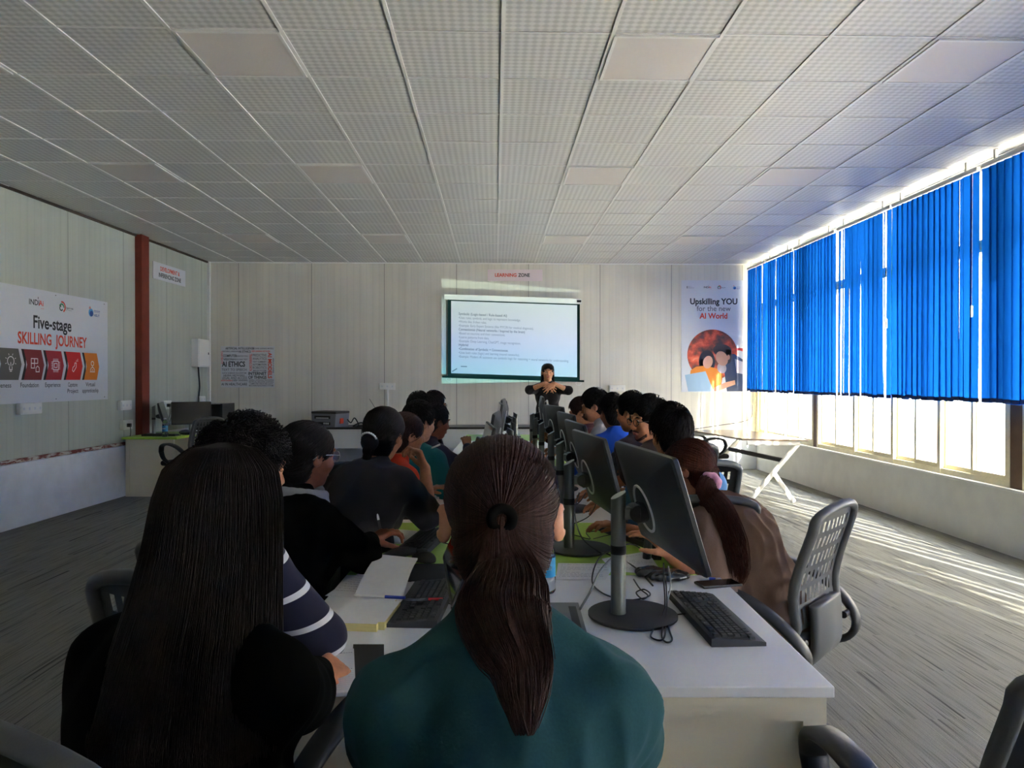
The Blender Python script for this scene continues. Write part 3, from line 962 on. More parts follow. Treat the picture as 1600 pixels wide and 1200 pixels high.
SEAT = 0.475
class Person:
    def __init__(s, label, head, face, lean=8, curve=10, hyaw=0, hpitch=4, hroll=0, skin=0, width=1.0, lhand=None, rhand=None,
                 group=None, stand=False, vox=.006, fem=True, legs=True, scale=1.0, lhint=None, rhint=None, seat=None, lateral=0.0, shdrop=.064, hands_curl=(.35, .45, .35)):
        s.vox = vox; s.face = face; s.width = width; s.fem = fem
        W2 = v3(*head)
        k = s.k = scale
        up = lambda a: v3(math.sin(R(lateral)) , math.sin(R(a)), math.cos(R(a)))
        u1, u2 = up(lean), up(lean + curve)
        if stand:
            H = v3(0, 0, .90 * k)
        else:
            H = v3(0, 0, 0)
        C = H + u1 * .30 * k
        N = C + u2 * .19 * k
        Hm = rotm(hyaw, hpitch, hroll)
        nd = nrm(u2 * .5 + v3(0, .25, 1))
        Hc = N + nd * .118 * k + Hm @ v3(0, .022, .050) * k
        Rz = rotm(face)
        # seat the figure so that its head comes out where it should
        if stand: dz = 0.0
        else: dz = W2[2] - Hc[2]
        off = v3(0, 0, dz)
        H, C, N, Hc = H + off, C + off, N + off, Hc + off
        base = W2 - Rz @ Hc; base[2] = 0
        s.base, s.Rz, s.H, s.C, s.N, s.Hc, s.Hm, s.u1, s.u2 = base, Rz, H, C, N, Hc, Hm, u1, u2
        s.seat_z = H[2] - .095
        s.side = v3(1, 0, 0)
        s.stand = stand
        loc = lambda p: Rz.T @ (v3(*p) - base)
        s.loc = loc
        s.sh = {q: N - u2 * shdrop * k + s.side * q * .150 * (.4 + .6 * width) * k + v3(0, -.005, 0) for q in (-1, 1)}
        s.wr, s.el = {}, {}
        for q, hnd, hint in ((-1, lhand, lhint), (1, rhand, rhint)):
            t = loc(hnd) if hnd is not None else H + v3(q * .13, .34, .06)
            s.el[q], s.wr[q] = ik(s.sh[q], t, .275 * k, .245 * k, hint if hint is not None else (q * .6, -.5, -.6))
        s.legpts = {}
        for q in (-1, 1):
            hip = H + v3(q * .085, 0, -.01)
            if stand: kn = v3(q * .10, .02, .48 * k); an = v3(q * .10, 0, .075)
            else: kn = v3(q * .13, .40, H[2] - .01); an = v3(q * .13, .37, .085)
            s.legpts[q] = (hip, kn, an)
        s.hand_dir = {}
        s.curl = {-1: hands_curl, 1: hands_curl}
        s.label, s.group = label, group
        s.skin = M_skin[skin]
    def hand(s, q, d, pn, curl=None, thumb=(.35, .55), spread=.1):
        """world directions of the fingers and of the palm"""
        s.hand_dir[q] = (s.Rz.T @ v3(*d), s.Rz.T @ v3(*pn), curl or s.curl[q], thumb, spread)
    def torso(s, sd, g, k=.035, shoulders=True, belly=1.0):
        w, kk = s.width, s.k
        sd.ell(s.H + s.u1 * .02, (.168 * w + g, .122 * w + g, .12 + g), k=k)
        sd.ell(s.H + s.u1 * .15, (.148 * w * belly + g, .108 * w * belly + g, .14 + g), k=k)
        M = np.stack([v3(1, 0, 0), np.cross(s.u2, v3(1, 0, 0)), s.u2], 1)
        sd.ell(s.C + s.u1 * .035, (.158 * w + g, .108 * w + g, .165 + g), M, k=k)
        if s.fem:
            for q in (-1, 1): sd.ell(s.C + v3(q * .072 * w, 0, 0) + M[:, 1] * .085 * w + s.u2 * .01, (.058 + g, .05 + g, .058 + g), M, k=k)
        sd.cap(s.sh[-1] + v3(.03, 0, -.012), s.sh[1] - v3(.03, 0, .012), .050 + g, k=k)
        for q in (-1, 1): sd.cap(s.N + s.u2 * .012 + v3(q * .020, -.01, 0), s.sh[q] + s.u2 * .012, .044 + g * .5, .040 + g * .8, k=k)
    def body(s):
        sd = Sdf()
        s.torso(sd, -.012)
        sd.cap(s.N - s.u2 * .03, s.Hc + s.Hm @ v3(0, -.022, -.045) * s.k, .060, .050, k=.03)
        head_prims(sd, s.Hc, s.Hm, s=s.k, fem=s.fem, ear=getattr(s, 'ear', 0.0))
        for q in (-1, 1):
            sd.cap(s.sh[q], s.el[q], .047, .039, k=.02)
            sd.cap(s.el[q], s.wr[q], .038, .0255, k=.012)
            d, pn, curl, th, sp = s.hand_dir.get(q, (s.wr[q] - s.el[q], v3(0, 0, -1), s.curl[q], (.35, .55), .1))
            hand_prims(sd, s.wr[q], d, pn, -q if True else q, curl, spread=sp, thumb=th, s=.98 * s.k)
            hip, kn, an = s.legpts[q]
            sd.cap(hip, kn, .075, .052, k=.03); sd.cap(kn, an, .05, .036, k=.02)
            sd.cap(an + v3(0, -.02, -.03), an + v3(0, .13, -.045), .038, .028, k=.02)
        P, Q = sd.mesh(s.vox)
        o = link_mesh('person', raw_mesh('person', P, Q), s.skin, None, smooth=True)
        o.location = s.base; o.rotation_euler = (0, 0, R(s.face))
        tag(o, s.label, 'person', s.group)
        s.o = o
        return o
    def top(s, name, m, g=.012, sleeve=1.0, cuff=.012, collar=0.0, fold=None, loose=1.0, vox=None, hem=0.0, belly=1.0, crew=.0):
        """sleeve 1 = to the wrist, 0.35 = short"""
        sd = Sdf(); s.torso(sd, g, belly=belly)
        if hem: sd.ell(s.H + s.u1 * (-.02), (.168 * s.width + g, .126 * s.width + g, .10 + g), k=.04)
        sd.cap(s.N - s.u2 * .02, s.N + s.u2 * (.028 + collar), .066 + g * .4, .060 + g * .3, k=.02)
        for q in (-1, 1):
            e = s.el[q]; w = s.wr[q]
            if sleeve >= .6:
                t = (sleeve - .5) * 2
                sd.cap(s.sh[q], e, .046 + g * loose, .043 + g * loose, k=.04)
                wend = e + (w - e) * min(t, 1.0)
                sd.cap(e, wend, .042 + g * loose, (.0285 + .010 * (1 - min(t, 1))) + cuff * .6, k=.015)
            else:
                sd.cap(s.sh[q], s.sh[q] + (e - s.sh[q]) * min(1, sleeve * 2), .052 + g * loose, .050 + g * loose, k=.025)
        return sdf_obj(name, sd, vox or s.vox, m, s.o, fold)
    def trousers(s, m=None, vox=.009):
        sd = Sdf()
        sd.ell(s.H + s.u1 * .0, (.172 * s.width, .128 * s.width, .115), k=.03)
        for q in (-1, 1):
            hip, kn, an = s.legpts[q]
            sd.cap(hip, kn, .084, .062, k=.03); sd.cap(kn, an + v3(0, 0, .0), .060, .046, k=.02)
        sdf_obj('trousers', sd, vox, m or M_denim, s.o)
        for q in (-1, 1):
            an = s.legpts[q][2]
            sd = Sdf().cap(an + v3(0, -.03, -.038), an + v3(0, .14, -.048), .044, .034, k=.02)
            sdf_obj('shoe', sd, .008, M_shoe, s.o)
# ================================================================== things on the walls
M_print = mat('banner_vinyl', srgb(206, 210, 216), 0.45)
M_pr_grey = mat('print_grey', srgb(92, 92, 96), 0.7)
M_pr_blue = mat('print_blue', srgb(40, 84, 158), 0.6)
M_pr_sky = mat('print_sky_blue', srgb(80, 160, 214), 0.6)
M_pr_green = mat('print_green', srgb(34, 130, 70), 0.6)
M_pr_white = mat('print_white', srgb(240, 238, 236), 0.6)
def flat_poly(bm, pts, y, mi=0):
    f = bm.faces.new([bm.verts.new((x, y, z)) for x, z in pts]); f.material_index = mi; return f
def disc(bm, cx, cz, r, y, n=40, mi=0, rz=None):
    return flat_poly(bm, [(cx + r * math.cos(2 * PI * k / n), cz + (rz or r) * math.sin(2 * PI * k / n)) for k in range(n)], y, mi)
def stroke(bm, pts, w, y, mi=0, closed=False):
    P = [Vector((x, z)) for x, z in pts]; n = len(P)
    for i in range(n if closed else n - 1):
        a, b = P[i], P[(i + 1) % n]; d = (b - a)
        if d.length < 1e-7: continue
        d.normalize(); q = Vector((-d.y, d.x)) * w / 2; e = d * w * .3
        flat_poly(bm, [tuple(a - e - q), tuple(b + e - q), tuple(b + e + q), tuple(a - e + q)], y, mi)
def arc(cx, cz, r, a0, a1, n=14, rz=None):
    return [(cx + r * math.cos(R(a0 + (a1 - a0) * k / n)), cz + (rz or r) * math.sin(R(a0 + (a1 - a0) * k / n))) for k in range(n + 1)]
def board(name, label, cat, loc, rotz, w, h, t=.006, group=None, m=None):
    o = thing(name, label, cat, loc, rotz, group)
    bm = NB(); box2(bm, (-w / 2, -t, -h / 2), (w / 2, 0, h / 2), bev=.0012, seg=1)
    obj('panel', bm, m or M_print, o)
    return o
def logos(o, xs, z, k, y):
    """four header marks: ministry lines, INDIA ai, the tricolour d, the blue globe"""
    bm = NB()
    flat_poly(bm, [(xs[0] - .105 * k, z - .03 * k), (xs[0] - .085 * k, z - .03 * k), (xs[0] - .085 * k, z + .03 * k), (xs[0] - .105 * k, z + .03 * k)], y)
    for i, tx in enumerate(('Ministry of', 'Electronics and', 'Information Technology', 'Government of India')):
        text_into(bm, tx, .017 * k, xs[0] - .07 * k, z + (.027 - .018 * i) * k, y, 'LEFT')
    obj('ministry_lines', bm, M_pr_grey, o)
    bm = NB(); text_into(bm, 'INDI', .072 * k, xs[1] - .10 * k, z, y, 'LEFT', .015); stroke(bm, [(xs[1] + .028 * k, z + .04 * k), (xs[1] + .028 * k, z + .055 * k)], .008 * k, y); mk = obj('logo', bm, M_textblack, o)
    bm = NB(); text_into(bm, 'Ai', .072 * k, xs[1] + .038 * k, z, y, 'LEFT', .015); text_into(bm, 'mission', .016 * k, xs[1] + .06 * k, z - .045 * k, y, 'LEFT'); obj('logo_accent', bm, M_textred, mk)
    bm = NB(); stroke(bm, arc(xs[2] - .07 * k, z, .048 * k, -60, 100), .016 * k, y); mk = obj('logo', bm, M_textred, o)
    bm = NB(); stroke(bm, arc(xs[2] - .075 * k, z - .008 * k, .034 * k, 10, 150), .014 * k, y - .0003); obj('logo_accent', bm, M_pr_green, mk)
    bm = NB(); stroke(bm, arc(xs[2] - .082 * k, z - .014 * k, .022 * k, 100, 330), .011 * k, y - .0006); text_into(bm, 'Digital India', .026 * k, xs[2] - .02 * k, z - .004 * k, y, 'LEFT', .01); text_into(bm, 'Power To Empower', .012 * k, xs[2] - .02 * k, z - .025 * k, y, 'LEFT'); obj('logo_lettering', bm, M_textblack, mk)
    bm = NB(); disc(bm, xs[3] - .06 * k, z - .012 * k, .042 * k, y); mk = obj('logo', bm, M_pr_sky, o)
    bm = NB(); disc(bm, xs[3] - .052 * k, z - .022 * k, .030 * k, y - .0003); text_into(bm, 'NIELIT', .036 * k, xs[3] - .015 * k, z - .036 * k, y - .0006, 'LEFT', .02)
    for i in range(5): stroke(bm, [(xs[3] + (-.008 + .022 * i) * k, z + .016 * k), (xs[3] + (.006 + .022 * i) * k, z + .016 * k)], .004 * k, y); stroke(bm, arc(xs[3] + (.0 + .022 * i) * k, z + .003 * k, .008 * k, 30, 300), .0035 * k, y)
    obj('logo_lettering', bm, M_pr_blue, mk)
    bm = NB(); disc(bm, xs[3] - .078 * k, z + .036 * k, .016 * k, y - .0003); obj('logo_accent', bm, mat('print_pale_red', srgb(214, 150, 140), .6), mk)

# banner of the five stages on the left wall (positions along it measured in metres down the room)
KB_ = 1.027                     # the wall stands a little farther out than first measured
BY0, BY1 = 5.55 * KB_, 8.54 * KB_
byc = (BY0 + BY1) / 2
def on_left(y, z, out=.002):
    return (lw(y) + out, y, z)
bh = 1.18
ban = board('banner', 'large white banner on the left wall headed Five-stage SKILLING JOURNEY', 'banner', on_left(byc, 1.81), LW_ROT, BY1 - BY0, bh)
by = lambda y: (y * KB_ - byc)
bz = lambda z: (z - 1.80) * KB_
yy = -.0066
logos(ban, [by(6.62), by(7.30), by(7.78), by(8.28)], bz(2.235), 1.12, yy)
bm = NB(); text_into(bm, 'Five-stage', .185, by(7.555), bz(2.035), yy, 'CENTER', .022, wmax=.62)
obj('lettering', bm, M_textblack, ban)
for words_, y_, w_ in ((('Awareness',), 6.80, .36), (('Foundation',), 7.20, .27), (('Experience',), 7.55, .25), (('Capstone', 'Project'), 7.88, .22), (('Virtual', 'apprenticeship'), 8.20, .31)):
    bm = NB()
    for i, w in enumerate(words_): text_into(bm, w, .067, by(y_), bz(1.402 - .069 * i), yy, 'CENTER', .008, wmax=w_ if i or len(words_) == 1 else w_ * .75)
    obj('caption', bm, M_textblack, ban)
bm = NB(); text_into(bm, 'SKILLING  JOURNEY', .165, by(7.58), bz(1.865), yy, 'CENTER', .025, wmax=1.13); obj('lettering', bm, M_textred, ban, )
chev = [(6.30, 6.74, srgb(128, 128, 128)), (6.745, 7.09, srgb(98, 96, 92)), (7.10, 7.42, srgb(132, 42, 48)), (7.42, 7.735, srgb(164, 34, 48)), (7.745, 8.06, srgb(206, 34, 36)), (8.065, 8.37, srgb(226, 128, 34))]
for i, (a, b, c) in enumerate(chev[1:]):
    z0, z1, zc = bz(1.455), bz(1.76), bz(1.6075)
    tip = .05
    bm = NB(); flat_poly(bm, [(by(a) - .02, z0), (by(a) + .05, z0), (by(a) + .05, z1), (by(a) - .02, z1), (by(a) + tip - .02, zc)], yy)
    ch = obj('arrow', bm, M_textblack, ban)
    bm = NB(); flat_poly(bm, [(by(a) + .015, z0), (by(b) - tip, z0), (by(b) - .004, zc), (by(b) - tip, z1), (by(a) + .015, z1), (by(a) + .015 + tip, zc)], yy - .0004)
    obj('arrow_face', bm, mat('chevron_%d' % i, c, .6), ch)
    cx = by((a + b) / 2) + .02; bm = NB(); y2 = yy - .0008; s_ = .0085
    if i == 0:
        stroke(bm, arc(cx, zc + .03, .045, -60, 240, 18), s_, y2); stroke(bm, [(cx - .018, zc - .025), (cx - .018, zc - .055), (cx + .018, zc - .055), (cx + .018, zc - .025)], s_, y2); stroke(bm, [(cx - .012, zc - .07), (cx + .012, zc - .07)], s_, y2)
        for a_ in range(-20, 201, 44): stroke(bm, [(cx + .062 * math.cos(R(a_)), zc + .03 + .062 * math.sin(R(a_))), (cx + .078 * math.cos(R(a_)), zc + .03 + .078 * math.sin(R(a_)))], .006, y2)
        stroke(bm, [(cx - .01, zc - .02), (cx, zc + .02), (cx + .01, zc - .02)], .005, y2)
    elif i == 1:
        for dx, dz in ((-.035, .04), (.015, .04), (-.035, -.01)): stroke(bm, [(cx + dx - .024, zc + dz - .024), (cx + dx + .024, zc + dz - .024), (cx + dx + .024, zc + dz + .024), (cx + dx - .024, zc + dz + .024)], s_, y2, closed=True)
        stroke(bm, [(cx + .012, zc - .072), (cx + .062, zc - .072), (cx + .062, zc - .03), (cx + .037, zc - .012), (cx + .012, zc - .03)], s_, y2, closed=True)
    elif i == 2:
        for h in (.045, .022): stroke(bm, [(cx - h, zc - h), (cx + h, zc - h), (cx + h, zc + h), (cx - h, zc + h)], s_, y2, closed=True)
        for q in range(-2, 3):
            for sx_, sz_ in ((1, 0), (-1, 0), (0, 1), (0, -1)):
                p0 = (cx + sx_ * .052 + (q * .018 if sz_ else 0), zc + sz_ * .052 + (q * .018 if sx_ else 0)); stroke(bm, [p0, (p0[0] + sx_ * .02, p0[1] + sz_ * .02)], .006, y2)
    elif i == 3:
        stroke(bm, [(cx - .05, zc - .05), (cx - .04, zc - .015), (cx - .012, zc + .0), (cx - .005, zc + .035), (cx + .02, zc + .035), (cx + .02, zc - .01), (cx - .01, zc - .045), (cx - .03, zc - .065)], s_, y2, closed=True)
        for q in range(3): stroke(bm, [(cx + .01 + .016 * q, zc + .055 + .012 * q), (cx + .055, zc + .055 + .012 * q)], .004, y2)
    else:
        stroke(bm, arc(cx, zc + .035, .026, 0, 360, 18), s_, y2); stroke(bm, [(cx, zc + .008), (cx, zc - .008)], s_, y2)
        stroke(bm, arc(cx, zc - .05, .04, 0, 180, 12), s_, y2); stroke(bm, [(cx - .045, zc - .062), (cx + .045, zc - .062)], s_, y2); stroke(bm, arc(cx, zc - .05, .014, 0, 180, 8), .005, y2)
    obj('icon', bm, M_pr_white, ch)
# the sixth, cut-off chevron at the left edge of the picture
bm = NB(); a, b = 6.30, 6.73
flat_poly(bm, [(by(a), z0), (by(b) - .05, z0), (by(b) - .004, zc), (by(b) - .05, z1), (by(a), z1), (by(a) + .05, zc)], yy); obj('arrow', bm, M_pr_grey, ban)
bm = NB()
for y_ in (5.62, 6.5, 7.6, 8.47):
    for z_ in (1.255, 2.345): cyl(bm, (by(y_), -.009, bz(z_)), (by(y_), -.005, bz(z_)), .006, .006, 8)
obj('screws', bm, M_pr_grey, ban)

# DEVELOPMENT & INFERENCING ZONE
sg = board('sign', 'small white sign high on the left wall reading DEVELOPMENT & INFERENCING ZONE', 'sign', on_left(10.30, 2.965), LW_ROT, .93, .235, .012)
bm = NB(); text_into(bm, 'DEVELOPMENT &', .082, -.0, .038, -.0126, 'CENTER', .03, wmax=.56); obj('lettering', bm, M_textred, sg)
bm = NB(); text_into(bm, 'INFERENCING ZONE', .082, .0, -.052, -.0126, 'CENTER', .03, wmax=.64); obj('lettering', bm, M_textblack, sg)

# LEARNING ZONE
sg = board('sign', 'pinkish white sign above the projection screen reading LEARNING ZONE', 'sign', (.331, Y_BACK - .002, 3.155), 0, .89, .185, .012, m=mat('sign_pinkish_white', srgb(226, 212, 214), .5))
bm = NB(); text_into(bm, 'LEARNING', .078, -.035, 0, -.0126, 'RIGHT', .03, wmax=.35); sgt = obj('lettering', bm, M_textred, sg)
bm = NB(); text_into(bm, 'ZONE', .078, -.008, 0, -.0126, 'LEFT', .03, wmax=.19); obj('lettering', bm, M_textblack, sg)
# shift the pair so it is centred
for c_ in sg.children:
    if c_.name.startswith('lettering'): c_.location.x = .06

# word-cloud poster
wc = board('poster', 'word cloud poster on the back wall in black and red print', 'poster', (-3.985, Y_BACK - .002, 1.665), 0, .86, .665, .004)
bk, rd, sm = NB(), NB(), NB()
y2 = -.0046
def tx(bm, s_, x, z, h, w, rot=0, bold=.02): text_into(bm, s_, h, x, z, y2, 'CENTER', bold, rot=rot, wmax=w)
tx(bk, 'ARTIFICIAL INTELLIGENCE', -.125, .295, .052, .46); tx(sm, 'MACHINE LEARNING MODELS', .245, .295, .034, .34)
tx(sm, 'NATURAL LANGUAGE', -.27, .248, .034, .26); tx(bk, 'AI ETHICS', -.045, .243, .052, .19); tx(rd, 'DEEP LEARNING NETWORK', .21, .25, .036, .30)
tx(bk, 'COMPUTER', -.285, .175, .058, .22); tx(sm, 'GENERATIVE TOOLS', -.095, .172, .03, .20); tx(bk, 'VISION', -.31, .118, .05, .16); tx(sm, 'SPEECH AND TEXT', -.12, .118, .032, .24)
tx(bk, 'AI ETHICS', -.225, .040, .115, .37, bold=.03); tx(bk, 'TEXT TO SPEECH', -.215, -.048, .056, .40, bold=.0)
tx(sm, 'DATA SCIENCE ALGORITHM', -.215, -.102, .030, .40); tx(sm, 'NEURAL NETWORKS', -.22, -.140, .036, .40); tx(bk, 'LEGAL AND ACCESS', -.21, -.182, .062, .40, bold=.0)
tx(rd, 'RESPONSIBLE', -.335, -.222, .032, .18); tx(sm, 'DEEP TRAINING', -.12, -.222, .034, .24); tx(bk, 'AI IN HEALTHCARE', -.215, -.282, .060, .41, bold=.01)
tx(rd, 'CHATBOTS', -.412, .15, .040, .30, -PI / 2); tx(rd, 'TRAINING DATA', .045, .07, .062, .28, -PI / 2)
tx(bk, 'PREDICTIVE', .19, .185, .062, .22, bold=.0); tx(bk, 'ANALYTICS', .19, .130, .058, .22, bold=.0); tx(sm, 'TEXT SUMMARY', .19, .080, .034, .22)
tx(sm, 'AUTOMATION', .19, .035, .046, .22); tx(bk, 'ROBOTICS', .19, -.015, .058, .22, bold=.0); tx(sm, 'IMAGE SYSTEM', .19, -.062, .032, .22)
tx(bk, 'INTERNET', .155, -.110, .066, .29, bold=.03); tx(bk, 'OF THINGS', .155, -.172, .066, .29, bold=.03)
tx(rd, 'AI MODELS', .352, .02, .085, .42, -PI / 2, .03); tx(sm, 'SPEECH SYNTHESIS', .408, .02, .028, .40, -PI / 2)
for i, s_ in enumerate(('NEURAL LANGUAGE PROCESSING', 'ARTIFICIAL MACHINE LEARNING', 'COMPUTER VISION BIG DATA', 'MACHINE REASONING SYSTEM')): tx(sm, s_, .215, -.215 - .030 * i, .028, .40)
obj('lettering', bk, M_textblack, wc); obj('lettering', rd, M_textred, wc); obj('small_lettering', sm, M_pr_grey, wc)

# tall poster by the windows
po = board('poster', 'tall poster beside the windows reading Upskilling YOU for the new AI World', 'poster', (3.567, Y_BACK - .002, 2.17), 0, 1.03, 1.83, .004)
y2 = -.0046
logos(po, [-.36, -.085, .15, .40], .80, .62, y2)
bm = NB(); text_into(bm, 'Upskilling YOU', .135, .02, .565, y2, 'CENTER', .03, wmax=.78); obj('lettering', bm, M_textblack, po)
bm = NB(); text_into(bm, 'for the new', .125, .02, .45, y2, 'CENTER', .004, wmax=.56); obj('lettering', bm, M_pr_grey, po)
bm = NB(); text_into(bm, 'AI World', .125, .02, .328, y2, 'CENTER', .03, wmax=.46); obj('lettering', bm, M_textred, po)
m = mat('printed_photo_red', srgb(150, 60, 44), .5); g = G(m)
mp = g.new('ShaderNodeMapping'); g.link(g.pos(), mp.inputs[0]); mp.inputs['Location'].default_value = (3.1, 0, 1.3); mp.inputs['Scale'].default_value = (1, 1, 1.25)
n = g.noise(mp.outputs[0], 4.2, 4, .55)
g.base(g.ramp(n, [(0.36, srgb(62, 46, 46)), (0.46, srgb(128, 64, 48)), (0.54, srgb(196, 74, 48)), (0.62, srgb(226, 104, 70)), (0.74, srgb(236, 190, 170))]))
bm = NB(); disc(bm, .0, -.305, .415, y2, 56); ph = obj('photo', bm, m, po)
P = lambda *c: srgb(*c)
def pf(polys, col, y, name='photo_figure'):
    bm = NB()
    for p in polys: flat_poly(bm, p, y)
    return obj(name, bm, mat('print_tone', col, .55), ph)
ell = lambda cx, cz, rx, rz, a=0, n=24: [(cx + rx * math.cos(t) * math.cos(a) - rz * math.sin(t) * math.sin(a), cz + rx * math.cos(t) * math.sin(a) + rz * math.sin(t) * math.cos(a)) for t in np.linspace(0, 2 * PI, n, endpoint=False)]
pf([ell(-.09, -.42, .135, .19), [(-.20, -.38), (-.215, -.47), (-.12, -.52), (-.02, -.50), (.02, -.42)]], P(44, 42, 52), y2 - .0003)          # her hair
pf([[(-.36, -.56), (-.27, -.50), (-.12, -.48), (.08, -.53), (.17, -.62), (.15, -.80), (-.02, -.90), (-.30, -.90), (-.38, -.70)]], P(224, 134, 38), y2 - .0004)  # orange jumper
pf([ell(-.075, -.425, .078, .105, -.25)], P(214, 164, 142), y2 - .0006)
pf([[(.20, -.30), (.36, -.29), (.50, -.38), (.50, -.905), (.24, -.905), (.20, -.60)]], P(62, 72, 98), y2 - .0004)          # his shirt
pf([[(.37, -.37), (.50, -.42), (.50, -.62), (.40, -.60)]], P(196, 186, 186), y2 - .0005)
pf([ell(.165, -.235, .155, .105, -.15), ell(.26, -.33, .06, .12)], P(58, 52, 54), y2 - .0006)          # his hair
pf([ell(.155, -.365, .095, .125, .45)], P(206, 156, 130), y2 - .0007)
pf([ell(.265, -.345, .024, .042)], P(206, 150, 124), y2 - .0008)
pf([[(.03, -.84), (.22, -.755), (.37, -.72), (.38, -.79), (.24, -.84), (.10, -.90), (.02, -.90)]], P(212, 158, 130), y2 - .0007)     # forearm
pf([ell(.155, -.52, .075, .09, .3)], P(190, 176, 172), y2 - .0005)
pf([[(-.455, -.635), (-.115, -.575), (.02, -.905), (-.40, -.905)]], P(148, 178, 204), y2 - .0009, 'photo_laptop')
pf([[(.38, -.205), (.40, -.24), (.44, -.23), (.50, -.25), (.50, -.20), (.44, -.19)]], P(212, 60, 60), y2 - .0004, 'photo_accent')

# distribution box, sockets, trunking
db = thing('distribution_box', 'pale wall box with a grey cable running down, left wall corner', 'electrical box', on_left(11.16, 1.87), LW_ROT)
bm = NB(); box2(bm, (-.19, -.11, -.215), (.19, 0, .215), bev=.006); obj('body', bm, M_white, db)
bm = NB(); box2(bm, (-.175, -.118, -.20), (.175, -.108, .20), bev=.004); d_ = obj('door', bm, M_white, db)
bm = NB(); box2(bm, (.13, -.124, -.02), (.15, -.116, .015)); obj('latch', bm, M_dkgrey, d_)
bm = NB(); tube(bm, smooth_path([(-.02, -.03, -.21), (-.0, -.03, -.34), (.03, -.028, -.52), (-.01, -.03, -.72), (.02, -.03, -.95)]), .012, 8); obj('cable', bm, M_dkgrey, db, smooth=True)
def socket(label, loc, rot, w=.24, h=.10, trunk=None, plugs=0):
    o = thing('wall_socket', label, 'socket', loc, rot)
    bm = NB(); box2(bm, (-w / 2, -.05, -h / 2), (w / 2, 0, h / 2), bev=.006); obj('box', bm, M_white, o)
    bm = NB(); box2(bm, (-w / 2 + .012, -.056, -h / 2 + .012), (w / 2 - .012, -.048, h / 2 - .012), bev=.003); f = obj('faceplate', bm, M_white, o)
    for i in range(max(1, int(w / .08))):
        bm = NB(); x = -w / 2 + w * (i + .5) / max(1, int(w / .08)); box2(bm, (x - .012, -.059, -.014), (x + .012, -.055, .014), bev=.002)
        obj('switch', bm, M_print, f)
    if trunk:
        bm = NB(); box2(bm, (-.016, -.022, -trunk), (.016, 0, -h / 2)); obj('trunking', bm, M_white, o)
    for k in range(plugs):
        bm = NB(); x = -.03 + .06 * k
        box2(bm, (x - .02, -.10, -.025), (x + .02, -.054, .02), bev=.006); tube(bm, smooth_path([(x, -.09, -.02), (x + .005, -.09, -.12), (x - .01, -.05, -.3)], 5), .004, 6); obj('plug', bm, M_black, o)
    return o
socket('white wall socket box below the left edge of the long banner', on_left(7.36, 1.165), LW_ROT, .32, .115)
socket('upper white wall socket left of the red column', on_left(9.10, 1.135), LW_ROT, .25, .12)
socket('lower white wall socket left of the red column, above the green-topped desk', on_left(9.14, .885), LW_ROT, .22, .12, plugs=1)
socket('wall socket with two black plugs right of the red column', on_left(10.15, 1.10), LW_ROT, .22, .12, plugs=2)
socket('small wall socket near the far left corner behind the computer tower', on_left(11.25, 1.15), LW_ROT, .20, .10)
socket('white socket box with a vertical trunking on the back wall left of the screen', (-1.735, Y_BACK - .002, 1.35), 0, .25, .105, trunk=.74)
socket('white socket box on the back wall right of the presenter', (1.995, Y_BACK - .002, 1.315), 0, .26, .105, trunk=.20)
bm = NB(); tube(bm, smooth_path([(4.24, Y_BACK - .02, 1.45), (4.22, Y_BACK - .03, 1.0), (4.15, Y_BACK - .03, .80), (3.6, Y_BACK - .03, .70), (2.9, Y_BACK - .10, .615), (2.5, Y_BACK - .05, .615)], 6), .006, 6); tag(obj('cable', bm, M_pr_grey, smooth=True), 'thin grey cable drooping along the back wall below the tall poster', 'cable')

# projection screen, pulled down, with the slide on it
M_screen = mat('screen_cloth', srgb(214, 216, 218), .9, spec=.1)
M_border = mat('screen_border', srgb(14, 44, 40), .8, spec=.2)
SX, SY = .302, Y_BACK - .10
sc = thing('projection_screen', 'pull-down projection screen with dark borders showing a slide of text', 'screen', (SX, SY, 2.75), 0)
# slightly out of level, as it hangs: right end lower
tilt = -.032
sk = lambda x, z: z + tilt * x
bm = NB(); A_ = [(-1.12, sk(-1.12, -.035)), (1.10, sk(1.10, -.035)), (1.10, sk(1.10, .045)), (-1.12, sk(-1.12, .045))]; prism(bm, A_, -.04, .06); obj('case', bm, M_white, sc)
bm = NB(); box2(bm, (1.02, -.044, sk(1.02, -.012)), (1.09, -.039, sk(1.02, .022))); obj('case_label', bm, M_textblack, sc)
zt, zb, bl, br_ = -.02, -1.275, -1.06, 1.075
q = lambda x, z: (x, sk(x, z))
bm = NB(); prism(bm, [q(bl, zb), q(br_, zb), q(br_, zt), q(bl, zt)], .010, .014); shm = obj('sheet', bm, M_border, sc)
ix0, ix1, iz0, iz1 = bl + .055, br_ - .045, zb + .055, zt - .035
bm = NB(); prism(bm, [q(ix0, iz0), q(ix1, iz0), q(ix1, iz1), q(ix0, iz1)], .006, .0095); obj('picture_area', bm, M_screen, sc)
bm = NB(); a, b = q(bl - .09, zb - .005), q(br_ + .07, zb - .005); cyl(bm, (a[0], .012, a[1]), (b[0], .012, b[1]), .016, .016, 12); obj('bottom_bar', bm, M_border, sc)
for x in (bl + .02, br_ - .02):
    bm = NB(); tube(bm, [(x + .045 * math.cos(t), .012, sk(x, zb) - .045 + .03 * math.sin(t)) for t in np.linspace(0, 2 * PI, 17)], .004, 6, False); obj('pull_ring', bm, M_white, sc, smooth=True)
M_slide = mat('slide_text', srgb(128, 138, 146), .9); M_slide_b = mat('slide_text_bold', srgb(104, 116, 126), .9)
